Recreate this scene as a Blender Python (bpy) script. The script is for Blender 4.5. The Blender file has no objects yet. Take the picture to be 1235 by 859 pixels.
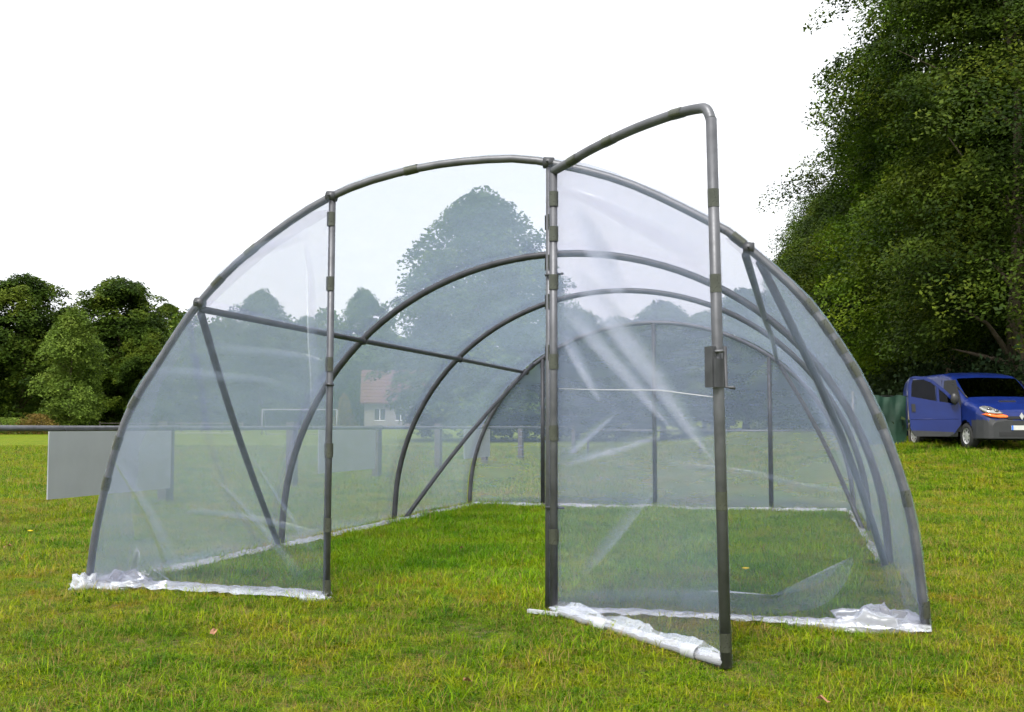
import bpy, math, random
import numpy as np
from mathutils import Vector, Matrix, noise as mnoise

R = math.radians
S = bpy.context.scene
COL = S.collection
random.seed(7)

# ------------------------------------------------------------------ camera, sky, sun, exposure
CAM_H = 1.1
PITCH = math.atan(85.5 / 1316.0)
cam_d = bpy.data.cameras.new('camera')
cam = bpy.data.objects.new('camera', cam_d); COL.objects.link(cam)
cam_d.sensor_width = 36.0
cam_d.lens = 36.0 * 1316.0 / 1235.0
cam_d.clip_start = 0.05; cam_d.clip_end = 3000
cam.location = (0, 0, CAM_H); cam.rotation_euler = (R(90) + PITCH, 0, 0)
S.camera = cam

SUN_EL, SUN_AZ = R(52), R(205)      # azimuth from +Y clockwise: behind the camera, to its left
world = bpy.data.worlds.new('World'); S.world = world; world.use_nodes = True
nt = world.node_tree; nt.nodes.clear()
wo = nt.nodes.new('ShaderNodeOutputWorld'); bg = nt.nodes.new('ShaderNodeBackground')
sky = nt.nodes.new('ShaderNodeTexSky'); sky.sky_type = 'NISHITA'; sky.sun_disc = False
sky.sun_elevation = SUN_EL; sky.sun_rotation = SUN_AZ
sky.air_density = 1.0; sky.dust_density = 3.0
tc = nt.nodes.new('ShaderNodeTexCoord')
cn = nt.nodes.new('ShaderNodeTexNoise'); cn.inputs['Scale'].default_value = 1.6; cn.inputs['Detail'].default_value = 5
cr = nt.nodes.new('ShaderNodeValToRGB')
cr.color_ramp.elements[0].position = .3; cr.color_ramp.elements[0].color = (6.9, 7.05, 7.2, 1)
cr.color_ramp.elements[1].position = .7; cr.color_ramp.elements[1].color = (8.7, 8.8, 8.9, 1)
mx = nt.nodes.new('ShaderNodeMix'); mx.data_type = 'RGBA'; mx.inputs['Factor'].default_value = .88
nt.links.new(tc.outputs['Generated'], cn.inputs['Vector'])
nt.links.new(cn.outputs['Fac'], cr.inputs['Fac'])
nt.links.new(sky.outputs['Color'], mx.inputs['A']); nt.links.new(cr.outputs['Color'], mx.inputs['B'])
nt.links.new(mx.outputs['Result'], bg.inputs['Color'])
bg.inputs['Strength'].default_value = .1
nt.links.new(bg.outputs['Background'], wo.inputs['Surface'])

sl = bpy.data.lights.new('sun', 'SUN'); sl.energy = 2.8; sl.angle = R(17); sl.color = (1, .965, .9)
sun = bpy.data.objects.new('sun', sl); COL.objects.link(sun)
sdir = Vector((math.sin(SUN_AZ) * math.cos(SUN_EL), math.cos(SUN_AZ) * math.cos(SUN_EL), math.sin(SUN_EL)))
sun.rotation_euler = (-sdir).to_track_quat('-Z', 'Y').to_euler(); sun.location = (0, 0, 40)

S.view_settings.view_transform = 'Standard'; S.view_settings.look = 'None'
S.view_settings.exposure = 1.0; S.view_settings.gamma = 1
S.render.engine = 'CYCLES'
S.cycles.use_denoising = True; S.cycles.use_adaptive_sampling = True; S.cycles.adaptive_threshold = .03
S.cycles.max_bounces = 6; S.cycles.diffuse_bounces = 2; S.cycles.glossy_bounces = 2
S.cycles.transmission_bounces = 5; S.cycles.transparent_max_bounces = 32
S.cycles.sample_clamp_indirect = 6

# ------------------------------------------------------------------ helpers
def tag(o, label=None, cat=None, group=None, kind=None):
    if label: o['label'] = label
    if cat: o['category'] = cat
    if group: o['group'] = group
    if kind: o['kind'] = kind
    return o

def empty(name, loc=(0, 0, 0), rz=0.0):
    o = bpy.data.objects.new(name, None); COL.objects.link(o)
    o.location = loc; o.rotation_euler = (0, 0, rz); o.empty_display_size = .2
    return o

def link(name, me, parent=None):
    o = bpy.data.objects.new(name, me); COL.objects.link(o)
    if parent: o.parent = parent
    return o

def np_mesh(name, V, F, mat, smooth=False):
    """V (n,3), F (m,k) with constant k"""
    me = bpy.data.meshes.new(name)
    V = np.asarray(V, np.float32); F = np.asarray(F, np.int32)
    m, k = F.shape
    me.vertices.add(len(V)); me.vertices.foreach_set('co', V.ravel())
    me.loops.add(m * k); me.loops.foreach_set('vertex_index', F.ravel())
    me.polygons.add(m); me.polygons.foreach_set('loop_start', np.arange(0, m * k, k, dtype=np.int32))
    if smooth: me.polygons.foreach_set('use_smooth', np.ones(m, bool))
    me.update(calc_edges=True); me.validate()
    if mat: me.materials.append(mat)
    return me

class MB:
    def __init__(s): s.v = []; s.f = []
    def add(s, vs, fs):
        b = len(s.v); s.v += [tuple(p) for p in vs]; s.f += [tuple(i + b for i in q) for q in fs]; return s
    def box(s, x0, x1, y0, y1, z0, z1):
        return s.add([(x0,y0,z0),(x1,y0,z0),(x1,y1,z0),(x0,y1,z0),(x0,y0,z1),(x1,y0,z1),(x1,y1,z1),(x0,y1,z1)],
                     [(3,2,1,0),(4,5,6,7),(0,1,5,4),(1,2,6,5),(2,3,7,6),(3,0,4,7)])
    def tube(s, pts, r, n=10, cap=True, a0=0.0, a1=None):
        pts = [Vector(p) for p in pts]; m = len(pts)
        rr = r if isinstance(r, (list, tuple)) else [r] * m
        T = []
        for i in range(m):
            d = pts[min(i + 1, m - 1)] - pts[max(i - 1, 0)]
            T.append(d.normalized())
        up = Vector((0, 0, 1)) if abs(T[0].z) < .9 else Vector((1, 0, 0))
        nrm = (up - T[0] * up.dot(T[0])).normalized()
        vs = []; full = a1 is None
        cnt = n if full else n + 1
        for i in range(m):
            if i: nrm = (nrm - T[i] * nrm.dot(T[i])).normalized()
            bi = T[i].cross(nrm)
            for k in range(cnt):
                a = 2 * math.pi * k / n if full else a0 + (a1 - a0) * k / n
                vs.append(pts[i] + (nrm * math.cos(a) + bi * math.sin(a)) * rr[i])
        fs = []
        for i in range(m - 1):
            for k in range(n):
                k2 = (k + 1) % cnt
                fs.append((i * cnt + k, i * cnt + k2, (i + 1) * cnt + k2, (i + 1) * cnt + k))
        if cap and full:
            fs.append(tuple(range(cnt - 1, -1, -1))); fs.append(tuple((m - 1) * cnt + k for k in range(cnt)))
        return s.add(vs, fs)
    def grid(s, P):
        """P: rows of lists of points"""
        n = len(P[0]); vs = [p for row in P for p in row]; fs = []
        for i in range(len(P) - 1):
            for j in range(n - 1):
                fs.append((i*n+j, i*n+j+1, (i+1)*n+j+1, (i+1)*n+j))
        return s.add(vs, fs)
    def prism(s, poly, fn, d):
        """poly 2D outline; fn(a,b,depth)->point; extruded by d"""
        n = len(poly)
        vs = [fn(a, b, 0) for a, b in poly] + [fn(a, b, d) for a, b in poly]
        fs = [tuple(range(n - 1, -1, -1)), tuple(range(n, 2 * n))]
        fs += [(i, (i + 1) % n, (i + 1) % n + n, i + n) for i in range(n)]
        return s.add(vs, fs)
    def sphere(s, c, r, nu=12, nv=8):
        rx, ry, rz = r if isinstance(r, tuple) else (r, r, r)
        P = []
        for i in range(nv + 1):
            t = math.pi * i / nv
            P.append([(c[0] + rx*math.sin(t)*math.cos(2*math.pi*j/nu), c[1] + ry*math.sin(t)*math.sin(2*math.pi*j/nu), c[2] + rz*math.cos(t)) for j in range(nu + 1)])
        return s.grid(P)
    def mesh(s, name, mat, smooth=False):
        me = bpy.data.meshes.new(name); me.from_pydata(s.v, [], s.f)
        if smooth:
            for p in me.polygons: p.use_smooth = True
        me.update()
        if mat: me.materials.append(mat)
        return me
    def build(s, name, mat, parent=None, smooth=False):
        return link(name, s.mesh(name, mat, smooth), parent)

def catmull(pts, n=6):
    out = []
    P = [pts[0]] + list(pts) + [pts[-1]]
    for i in range(1, len(P) - 2):
        p0, p1, p2, p3 = [np.array(q, float) for q in P[i-1:i+3]]
        for k in range(n):
            t = k / n
            out.append(tuple(.5*((2*p1)+(-p0+p2)*t+(2*p0-5*p1+4*p2-p3)*t*t+(-p0+3*p1-3*p2+p3)*t**3)))
    out.append(tuple(pts[-1])); return out

def smooth01(a, b, x):
    t = min(1, max(0, (x - a) / (b - a))); return t * t * (3 - 2 * t)

# ------------------------------------------------------------------ materials
class Mat:
    def __init__(s, name):
        s.m = bpy.data.materials.new(name); s.m.use_nodes = True
        s.t = s.m.node_tree; s.t.nodes.clear(); s.out = s.t.nodes.new('ShaderNodeOutputMaterial')
    def n(s, kind, **kw):
        o = s.t.nodes.new('ShaderNode' + kind)
        for k, v in kw.items():
            if k in o.inputs.keys(): o.inputs[k].default_value = v
            else: setattr(o, k, v)
        return o
    def l(s, a, b): s.t.links.new(a, b)
    def ramp(s, src, stops):
        r = s.n('ValToRGB'); e = r.color_ramp.elements
        while len(e) < len(stops): e.new(.5)
        for q, (p, c) in zip(e, stops): q.position = p; q.color = (*c, 1) if len(c) == 3 else c
        s.l(src, r.inputs['Fac']); return r.outputs['Color']
    def noise(s, scale, detail=3, vec=None, rough=.55):
        q = s.n('TexNoise', Scale=scale, Detail=detail, Roughness=rough)
        if vec: s.l(vec, q.inputs['Vector'])
        return q.outputs['Fac']
    def mix(s, fac, a, b, bt='MIX'):
        q = s.n('Mix', data_type='RGBA', blend_type=bt)
        for v, i in ((fac, 'Factor'), (a, 'A'), (b, 'B')):
            if isinstance(v, (int, float)): q.inputs[i].default_value = v
            elif isinstance(v, tuple): q.inputs[i].default_value = (*v, 1)
            else: s.l(v, q.inputs[i])
        return q.outputs['Result']
    def math(s, op, a, b=0.0):
        q = s.n('Math', operation=op)
        for i, v in enumerate((a, b)):
            if isinstance(v, (int, float)): q.inputs[i].default_value = v
            else: s.l(v, q.inputs[i])
        return q.outputs[0]
    def shader_mix(s, fac, a, b):
        q = s.n('MixShader')
        if isinstance(fac, (int, float)): q.inputs[0].default_value = fac
        else: s.l(fac, q.inputs[0])
        s.l(a, q.inputs[1]); s.l(b, q.inputs[2]); return q.outputs[0]
    def end(s, sh): s.l(sh, s.out.inputs['Surface']); return s.m

def simple(name, col, rough=.6, metal=0.0, var=.12, scale=6.0, bump=0.0, spec=.5):
    M = Mat(name); p = M.n('BsdfPrincipled', Roughness=rough, Metallic=metal)
    p.inputs['Specular IOR Level'].default_value = spec
    tcd = M.n('TexCoord').outputs['Object']
    nz = M.noise(scale, 4, tcd)
    c = M.ramp(nz, [(.3, tuple(x * (1 - var) for x in col)), (.7, tuple(min(1, x * (1 + var)) for x in col))])
    M.l(c, p.inputs['Base Color'])
    if bump:
        b = M.n('Bump', Strength=bump, Distance=.02); M.l(M.noise(scale * 6, 5, tcd), b.inputs['Height']); M.l(b.outputs[0], p.inputs['Normal'])
    return M.end(p.outputs[0])

def foliage(name, dark, light, tip, trans=.35, clump=.9):
    M = Mat(name)
    pos = M.n('NewGeometry')
    big = M.noise(clump, 3, pos.outputs['Position'])
    c1 = M.ramp(big, [(.38, dark), (.51, light), (.66, tip)])
    rnd = pos.outputs['Random Per Island']
    c2 = M.ramp(rnd, [(0, (.6, .62, .6)), (.75, (1.05, 1.05, 1)), (1, (1.3, 1.32, 1.05))])
    c = M.mix(1.0, c1, c2, 'MULTIPLY')
    p = M.n('BsdfPrincipled', Roughness=.6); p.inputs['Specular IOR Level'].default_value = .10
    t = M.n('BsdfTranslucent'); M.l(c, p.inputs['Base Color']); M.l(c, t.inputs['Color'])
    return M.end(M.shader_mix(trans, p.outputs[0], t.outputs[0]))

def film(name, haze, hvar, attr=None, col=(.55, .69, .96), rough=.2, bump=.3, stretch=(1, 1, 1), fmul=.5):
    M = Mat(name)
    tcd = M.n('TexCoord').outputs['Object']
    mp = M.n('Mapping'); mp.inputs['Scale'].default_value = stretch; mp.inputs['Rotation'].default_value = (0, R(35), 0)
    M.l(tcd, mp.inputs['Vector']); v = mp.outputs[0]
    n1 = M.noise(1.3, 5, v, .65); n2 = M.noise(7, 4, v)
    h = M.math('ADD', M.math('MULTIPLY', n1, hvar), haze - hvar * .35)
    h = M.math('ADD', h, M.math('MULTIPLY', M.math('SUBTRACT', n2, .5), hvar * .5))
    h = M.math('MAXIMUM', h, .01)
    bmp = M.n('Bump', Strength=bump, Distance=.03)
    M.l(M.math('ADD', n1, M.math('MULTIPLY', n2, .25)), bmp.inputs['Height'])
    tr = M.n('BsdfTransparent'); tr.inputs['Color'].default_value = (.93, .90, .91, 1)
    d = M.n('BsdfDiffuse'); t = M.n('BsdfTranslucent')
    for q in (d, t): q.inputs['Color'].default_value = (*col, 1)
    sc = M.shader_mix(.66, d.outputs[0], t.outputs[0])
    a = M.shader_mix(h, tr.outputs[0], sc)
    g = M.n('BsdfGlossy', Roughness=rough); g.inputs['Color'].default_value = (.92, .96, 1, 1); M.l(bmp.outputs[0], g.inputs['Normal'])
    fr = M.n('Fresnel', IOR=1.45); M.l(bmp.outputs[0], fr.inputs['Normal'])
    f = M.math('MINIMUM', M.math('MULTIPLY', fr.outputs[0], fmul), .85)
    if attr:
        aa = M.n('Attribute', attribute_name=attr).outputs['Fac']
        return M.end(M.shader_mix(aa, M.n('BsdfTransparent').outputs[0], M.shader_mix(f, a, g.outputs[0])))
    return M.end(M.shader_mix(f, a, g.outputs[0]))

def glass(name, tint, refl=1.0, dens=.5):
    M = Mat(name)
    tr = M.n('BsdfTransparent'); tr.inputs['Color'].default_value = (*tint, 1)
    g = M.n('BsdfGlossy', Roughness=.03); fr = M.n('Fresnel', IOR=1.5)
    return M.end(M.shader_mix(M.math('MULTIPLY', fr.outputs[0], refl), tr.outputs[0], g.outputs[0]))

def steel(name, base, rough):
    M = Mat(name); p = M.n('BsdfPrincipled', Metallic=.5)
    tcd = M.n('TexCoord').outputs['Object']
    a = M.noise(9, 5, tcd); b = M.noise(70, 3, tcd)
    c = M.ramp(a, [(.3, tuple(x * .72 for x in base)), (.5, base), (.72, tuple(min(1, x * 1.25) for x in base))])
    M.l(c, p.inputs['Base Color'])
    M.l(M.math('ADD', M.math('MULTIPLY', b, .25), rough - .12), p.inputs['Roughness'])
    return M.end(p.outputs[0])

M_STEEL = steel('galvanised_steel', (.105, .108, .12), .5)
M_STEEL_D = steel('weathered_steel', (.065, .067, .074), .5)
M_CLIP = steel('clip_metal', (.07, .075, .06), .3)
M_FILM = film('polythene', .075, .10, stretch=(.7, 1, 2.2))
M_FILM_DOOR = film('polythene_door', .10, .11, stretch=(.5, .5, 2.5), bump=.5)
M_COVER = film('polythene_cover', .27, .16, fmul=.3, stretch=(.5, .5, 2))
M_PLEAT = film('polythene_pleat', .13, .07)
M_SOFT = film('polythene_gather', .22, .10, 'gather')
M_WRAP = film('polythene_wrap', .84, .25, col=(.80, .82, .86), rough=.22, bump=1.0)
M_FOLD2 = film('polythene_crumple', .2, .35, col=(.78, .82, .9), rough=.25, bump=1.0)
M_SOFT2 = film('polythene_gather_faint', .13, .10, 'gather')
M_FOLD = film('polythene_folded', .5, .5, col=(.70, .72, .76), rough=.25, bump=.9)
M_BARK = simple('bark', (.085, .065, .045), .9, var=.35, scale=5, bump=.6)
M_WOOD = simple('grey_wood', (.16, .14, .12), .85, var=.25, scale=4, bump=.4)
M_POST = simple('sleeper_wood', (.075, .065, .06), .85, var=.3, scale=4, bump=.5)
M_BOARD = simple('white_board', (.36, .375, .40), .45, var=.06, scale=2.2)
M_BLACK = simple('black_plastic', (.018, .018, .02), .45)
M_BUMPER = simple('grey_plastic', (.026, .027, .03), .55, var=.15)
M_RUBBER = simple('rubber', (.02, .02, .02), .8)
M_WHITE = simple('white_paint', (.75, .75, .74), .5)
M_GOAL = simple('goal_paint', (.25, .25, .25), .6)

# ------------------------------------------------------------------ terrain
def hz(x, y):
    z = 0.0
    z += -.03 - .075 * (1 - smooth01(4.6, 6.6, y))                      # gentle fall towards the camera
    z += .03 * smooth01(6.4, 7.4, y)
    z += smooth01(3.5, 10.5, x - .1 * y + 1.6) * .048 * max(0, min(y, 33) - 15.5) * smooth01(12, 19, y)
    z += .35 * smooth01(60, 107, y) + .9 * smooth01(108, 150, y)
    z += (5 + 19 * smooth01(-15, -60, x)) * smooth01(140, 300, y) + 22 * smooth01(300, 560, y)
    z += .02 * mnoise.noise((x * .45, y * .45, 0)) * smooth01(3, 6, abs(y - 9) + 2)
    if y > 60: z += .8 * mnoise.noise((x * .02, y * .02, 3)) * smooth01(100, 170, y)
    return z

M = Mat('turf')
geo = M.n('NewGeometry').outputs['Position']
a = M.noise(.35, 4, geo); b = M.noise(3.2, 5, geo); c = M.noise(28, 4, geo)
base = M.ramp(a, [(.3, (.10, .16, .005)), (.55, (.14, .18, .006)), (.75, (.16, .165, .010))])
pat = M.ramp(b, [(.35, (.62, .7, .6)), (.55, (1, 1, 1)), (.74, (1.25, 1.05, .95))])
fin = M.ramp(c, [(.3, (.55, .6, .55)), (.6, (1.1, 1.08, 1))])
cc = M.mix(1, M.mix(1, base, pat, 'MULTIPLY'), fin, 'MULTIPLY')
p = M.n('BsdfPrincipled', Roughness=.9); p.inputs['Specular IOR Level'].default_value = .1
M.l(cc, p.inputs['Base Color'])
bm = M.n('Bump', Strength=.6, Distance=.05); M.l(c, bm.inputs['Height']); M.l(bm.outputs[0], p.inputs['Normal'])
M_TURF = M.end(p.outputs[0])

def spaced(lo, hi, n, k):
    t = np.linspace(-1, 1, n); s = np.sinh(k * t) / math.sinh(k)
    return np.where(s < 0, -s * lo, s * hi)
xs = spaced(-600, 600, 131, 5.2); ys = np.concatenate([np.linspace(-25, 2, 10), np.linspace(3, 40, 112), 40 + 960 * (np.linspace(0.02, 1, 60) ** 2.2)])
V = [(x, y, hz(x, y)) for y in ys for x in xs]
nx = len(xs); F = [(j*nx+i, j*nx+i+1, (j+1)*nx+i+1, (j+1)*nx+i) for j in range(len(ys)-1) for i in range(nx-1)]
tag(link('ground', np_mesh('ground', V, F, M_TURF, True)), 'green lawn of the sports field with hills behind', kind='structure')

# ------------------------------------------------------------------ polytunnel
AX = Vector((.9649, -.2626, 0)); DV = Vector((.2626, .9649, 0))
ORI = Vector((-.301, 6.752, 0))
TUN = empty('polytunnel', ORI, math.atan2(AX.y, AX.x))
tag(TUN, 'large clear polythene tunnel greenhouse on a steel tube frame with open door', 'greenhouse')
def loc(wx, wy, wz):                                   # world -> tunnel-local
    d = Vector((wx, wy, wz)) - ORI; return Vector((d.dot(AX), d.dot(DV), d.z))
def gz(u, a):                                          # ground under a tunnel-local spot
    w = ORI + AX * u + DV * a; return hz(w.x, w.y)

FRONT = [(-2.66, -.04), (-2.58, .513), (-2.40, 1.128), (-2.156, 1.517), (-1.869, 1.90), (-1.489, 2.247), (-.911, 2.586), (-.329, 2.734),
         (.218, 2.763), (.562, 2.714), (1.048, 2.557), (1.584, 2.264), (1.726, 2.15), (2.0, 1.884), (2.18, 1.641), (2.354, 1.333), (2.50, .962), (2.60, .575), (2.66, -.04)]
def circ(w, hgt, n=19):
    return [(-w * math.cos(math.pi * i / (n - 1)), -.04 + hgt * math.sin(math.pi * i / (n - 1)) ** .93) for i in range(n)]
ARCHES = [(0.0, FRONT), (2.8, circ(2.66, 2.65)), (5.65, circ(2.66, 2.67)), (8.4, circ(2.60, 2.56))]
PROF = []                                              # resampled by angle so the cover lofts evenly
for a, pts in ARCHES:
    c = catmull(pts, 8); q = [(math.atan2(v + .04, -u), u, v) for u, v in c]
    q.sort(); ang = np.array([t[0] for t in q]); uu = np.array([t[1] for t in q]); vv = np.array([t[2] for t in q])
    A = np.linspace(0, math.pi, 57)
    PROF.append((a, list(zip(np.interp(A, ang, uu), np.interp(A, ang, vv)))))
def arch_at(i, v, side):
    pts = PROF[i][1]; h = [p for p in pts if (p[0] < .2 if side < 0 else p[0] > .2)]
    h.sort(key=lambda p: p[1]); return float(np.interp(v, [p[1] for p in h], [p[0] for p in h]))
def arch_v(i, u):
    pts = sorted(PROF[i][1]); return float(np.interp(u, [p[0] for p in pts], [p[1] for p in pts]))
names = ['front_arch', 'rib', 'rib', 'back_arch']; rads = [.025, .031, .031, .029]
for (a, pts), nm, r in zip(PROF, names, rads):
    MB().tube([(u, a, v) for u, v in pts], r, 12).build(nm, M_STEEL if nm != 'rib' else M_STEEL_D, TUN, True)
# lengthwise purlins
MB().tube([(-1.845, .02, 1.885), (-1.86, 2.8, 1.885), (-1.85, 5.65, 1.885), (-1.77, 8.4, 1.86)], .024, 10).build('purlin', M_STEEL_D, TUN, True)
MB().tube([(1.72, .02, 2.10), (1.72, 2.8, 2.0), (1.70, 5.65, 2.02), (1.66, 8.4, 1.98)], .024, 10).build('purlin', M_STEEL, TUN, True)
# slanting corner braces
for pts in ([(-1.86, .04, 1.86), (-2.62, 2.72, -.02)], [(1.80, .04, 2.06), (2.63, 2.75, -.02)],
            [(-1.66, 8.36, 1.97), (-2.60, 5.78, -.02)], [(1.66, 8.36, 1.97), (2.60, 5.78, -.02)]):
    p0, p1 = Vector(pts[0]), Vector(pts[1]); mid = [p0.lerp(p1, k / 6) + Vector((-.05 if p1.x < 0 else .05, 0, .04)) * math.sin(math.pi * k / 6) for k in range(7)]
    MB().tube(mid, .026, 10).build('brace', M_STEEL_D, TUN, True)
# posts
for u in (-.90, .545):
    MB().tube([(u + .006, 0, arch_v(0, u) - .01), (u, 0, 1.2), (u - .006, 0, gz(u, 0) - .05)], .0225, 12).build('door_post', M_STEEL, TUN, True)
for u in (-1.53, .03, 1.56):
    MB().tube([(u, 8.4, arch_v(3, u) - .01), (u, 8.4, -.05)], .03, 10).build('back_post', M_STEEL_D, TUN, True)
# collar clamps at the joints
def collar(p, d, r=.036, L=.06):
    p, d = Vector(p), Vector(d).normalized()
    m = MB().tube([p - d * L / 2, p + d * L / 2], r, 12)
    m.tube([p + Vector((0, -r - .02, .0)), p + Vector((0, r + .02, .0))], .007, 6)
    m.build('clamp', M_STEEL_D, TUN, True)
for u in (-.90, .545, -1.845, 1.74): collar((u, 0, arch_v(0, u)), (1, 0, -.1))
collar((-1.86, 2.8, 1.885), (0, 1, 0)); collar((-1.85, 5.65, 1.885), (0, 1, 0)); collar((-1.77, 8.4, 1.87), (0, 1, 0), .045)
collar((-.9, 0, 1.37), (0, 0, 1), .028, .02)

def wr(u, v, k=0.0, amp=1.0):
    s = .010 * mnoise.noise((u * 1.7 + k, v * 1.1, k)) + .006 * mnoise.noise((u * 5 + v * 3 + k, v * 2.2 - u, 4 + k)) + .0025 * mnoise.noise((u * 15, v * 11, k))
    return s * amp
def panel(name, mat, rows, ya, k, edge=None, parent=None, amp=1.0):
    P = []
    for v, u0, u1 in rows:
        n = 30; P.append([(u0 + (u1 - u0) * j / n, ya + wr(u0 + (u1 - u0) * j / n, v, k, amp) * min(1, 4 * min(j, n - j) / n + .15), v) for j in range(n + 1)])
    return MB().grid(P).build(name, mat, parent or TUN, True)
NV = 44
panel('end_film', M_FILM, [(v, arch_at(0, v, -1), -.90) for v in np.linspace(-.02, 2.585, NV)], -.028, 1.3)
panel('end_film', M_FILM, [(v, .55, arch_at(0, v, 1)) for v in np.linspace(-.02, 2.70, NV)], -.028, 5.1)
panel('end_film', M_COVER, [(v, arch_at(3, v, -1), arch_at(3, v, 1)) for v in np.linspace(-.02, 2.50, NV)], 8.435, 9.2)
# roof and side cover lofted over the hoops, slightly slack between them
P = []
for i in range(3):
    a0, q0 = PROF[i]; a1, q1 = PROF[i + 1]; n = 14
    for k in range(n + (i == 2)):
        t = k / n; row = []
        for j in range(57):
            u = q0[j][0] * (1 - t) + q1[j][0] * t; v = q0[j][1] * (1 - t) + q1[j][1] * t
            L = math.hypot(u, v) + 1e-6; sag = -.035 * math.sin(math.pi * t) * smooth01(0.1, 1.2, v)
            off = .034 + sag + .016 * mnoise.noise((j * .35, (a0 + t * (a1 - a0)) * .9, 2)) + .006 * mnoise.noise((j * .9 + t * 3, (a0 + t * 2.8) * 3, 8))
            row.append((u + u / L * off, a0 + (a1 - a0) * t, v + v / L * off))
        P.append(row)
MB().grid(P).build('cover_film', M_COVER, TUN, True)
# overlap strips where the end films wrap back from the front hoop
def overlap(side, v0, v1, w0, w1, k):
    rows = []
    for v in np.linspace(v0, v1, 30):
        e = arch_at(0, v, side); t = (v - v0) / (v1 - v0)
        w = (w0 + (w1 - w0) * t) * (1 + .35 * mnoise.noise((v * 4, k, 0)))
        rows.append((v, e, e - side * max(.02, w)))
    panel('film_overlap', M_PLEAT, rows, -.012, k)
overlap(-1, .02, 1.85, .30, .10, 2.2); overlap(-1, 1.9, 2.5, .10, .22, 3.1); overlap(1, .02, 1.25, .10, .12, 4.4); overlap(1, 1.25, 2.2, .16, .06, 7.4)
# torn tongue of film leaning against the left panel and a loose curl inside the right one
def sheet(name, mat, poly, y, k, lift=0.0):
    """fan of a closed outline in the (u,v) end plane, rippled"""
    cu = sum(p[0] for p in poly) / len(poly); cv = sum(p[1] for p in poly) / len(poly)
    out = catmull(poly + [poly[0]], 4)[:-1]; m = MB(); rings = []
    for t in (1.0, .75, .5, .25):
        rings.append([(cu + (p[0] - cu) * t, y + lift * (1 - t) + 1.5 * wr(p[0] * t, p[1] * t, k), cv + (p[1] - cv) * t) for p in out])
    n = len(out); vs = [p for r_ in rings for p in r_] + [(cu, y + lift, cv)]
    fs = [(i*n+j, i*n+(j+1) % n, (i+1)*n+(j+1) % n, (i+1)*n+j) for i in range(3) for j in range(n)] + [(3*n+j, 3*n+(j+1) % n, 4*n) for j in range(n)]
    return m.add(vs, fs).build(name, mat, TUN, True)
sheet('loose_film', M_PLEAT, [(-2.45, .02), (-2.40, .30), (-2.33, .34), (-2.22, .33), (-2.12, .10), (-2.05, .02)], .10, 3.3, -.03)
sheet('loose_film', M_PLEAT, [(1.30, .03), (1.35, .12), (1.6, .14), (1.85, .12), (2.1, .20), (2.28, .36), (2.26, .24), (2.15, .10), (1.95, .03), (1.6, .005)], .14, 6.6, -.04)

def gather(p0, p1, w0, w1, y, name='pleat', bow=0.0, k=25):
    """soft double fold in a flat film between two (u,v) spots"""
    P = []; L = math.hypot(p1[0] - p0[0], p1[1] - p0[1]); nx_, nz_ = -(p1[1] - p0[1]) / L, (p1[0] - p0[0]) / L
    for i in range(k):
        t = i / (k - 1); w = w0 + (w1 - w0) * t; bo = bow * math.sin(math.pi * t) + .02 * mnoise.noise((t * 4, p0[0] * 7, p0[1]))
        P.append([(p0[0] + (p1[0] - p0[0]) * t + nx_ * (w * f + bo), y - .01 * (1 - (2 * f) ** 2), p0[1] + (p1[1] - p0[1]) * t + nz_ * (w * f + bo)) for f in np.linspace(-.5, .5, 9)])
    o = MB().grid(P).build(name, M_SOFT2, TUN, True); at = o.data.attributes.new('gather', 'FLOAT', 'POINT')
    at.data.foreach_set('value', [max(0, 1 - (2 * f) ** 2) * math.sin(math.pi * i / (k - 1)) ** .6 for i in range(k) for f in np.linspace(-.5, .5, 9)])
for p0, p1, w0, w1, bow in (((-1.75, 1.62), (-.92, 1.50), .10, .05, .02), ((-2.2, 1.45), (-1.2, 1.36), .10, .06, .03), ((-1.05, 2.3), (-.95, 1.1), .06, .10, 0), ((-1.7, .78), (-1.05, .14), .03, .10, .02),
        ((-1.45, .95), (-.98, .30), .02, .06, 0), ((-2.0, 2.0), (-1.0, 2.35), .14, .08, .03), ((-1.9, .55), (-.95, .42), .06, .05, .02), ((-2.45, .9), (-1.9, .06), .05, .16, .03),
        ((1.75, 2.05), (2.52, .30), .10, .14, .10), ((1.62, 1.9), (2.30, .7), .06, .08, .08), ((1.9, 1.6), (2.55, .1), .05, .12, .05), ((.62, .10), (1.6, .16), .08, .10, .0), ((.60, 2.55), (1.5, 2.05), .06, .16, .03), ((1.2, .9), (2.3, .72), .05, .04, .02)):
    gather(p0, p1, w0, w1, -.045, bow=bow)

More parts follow.
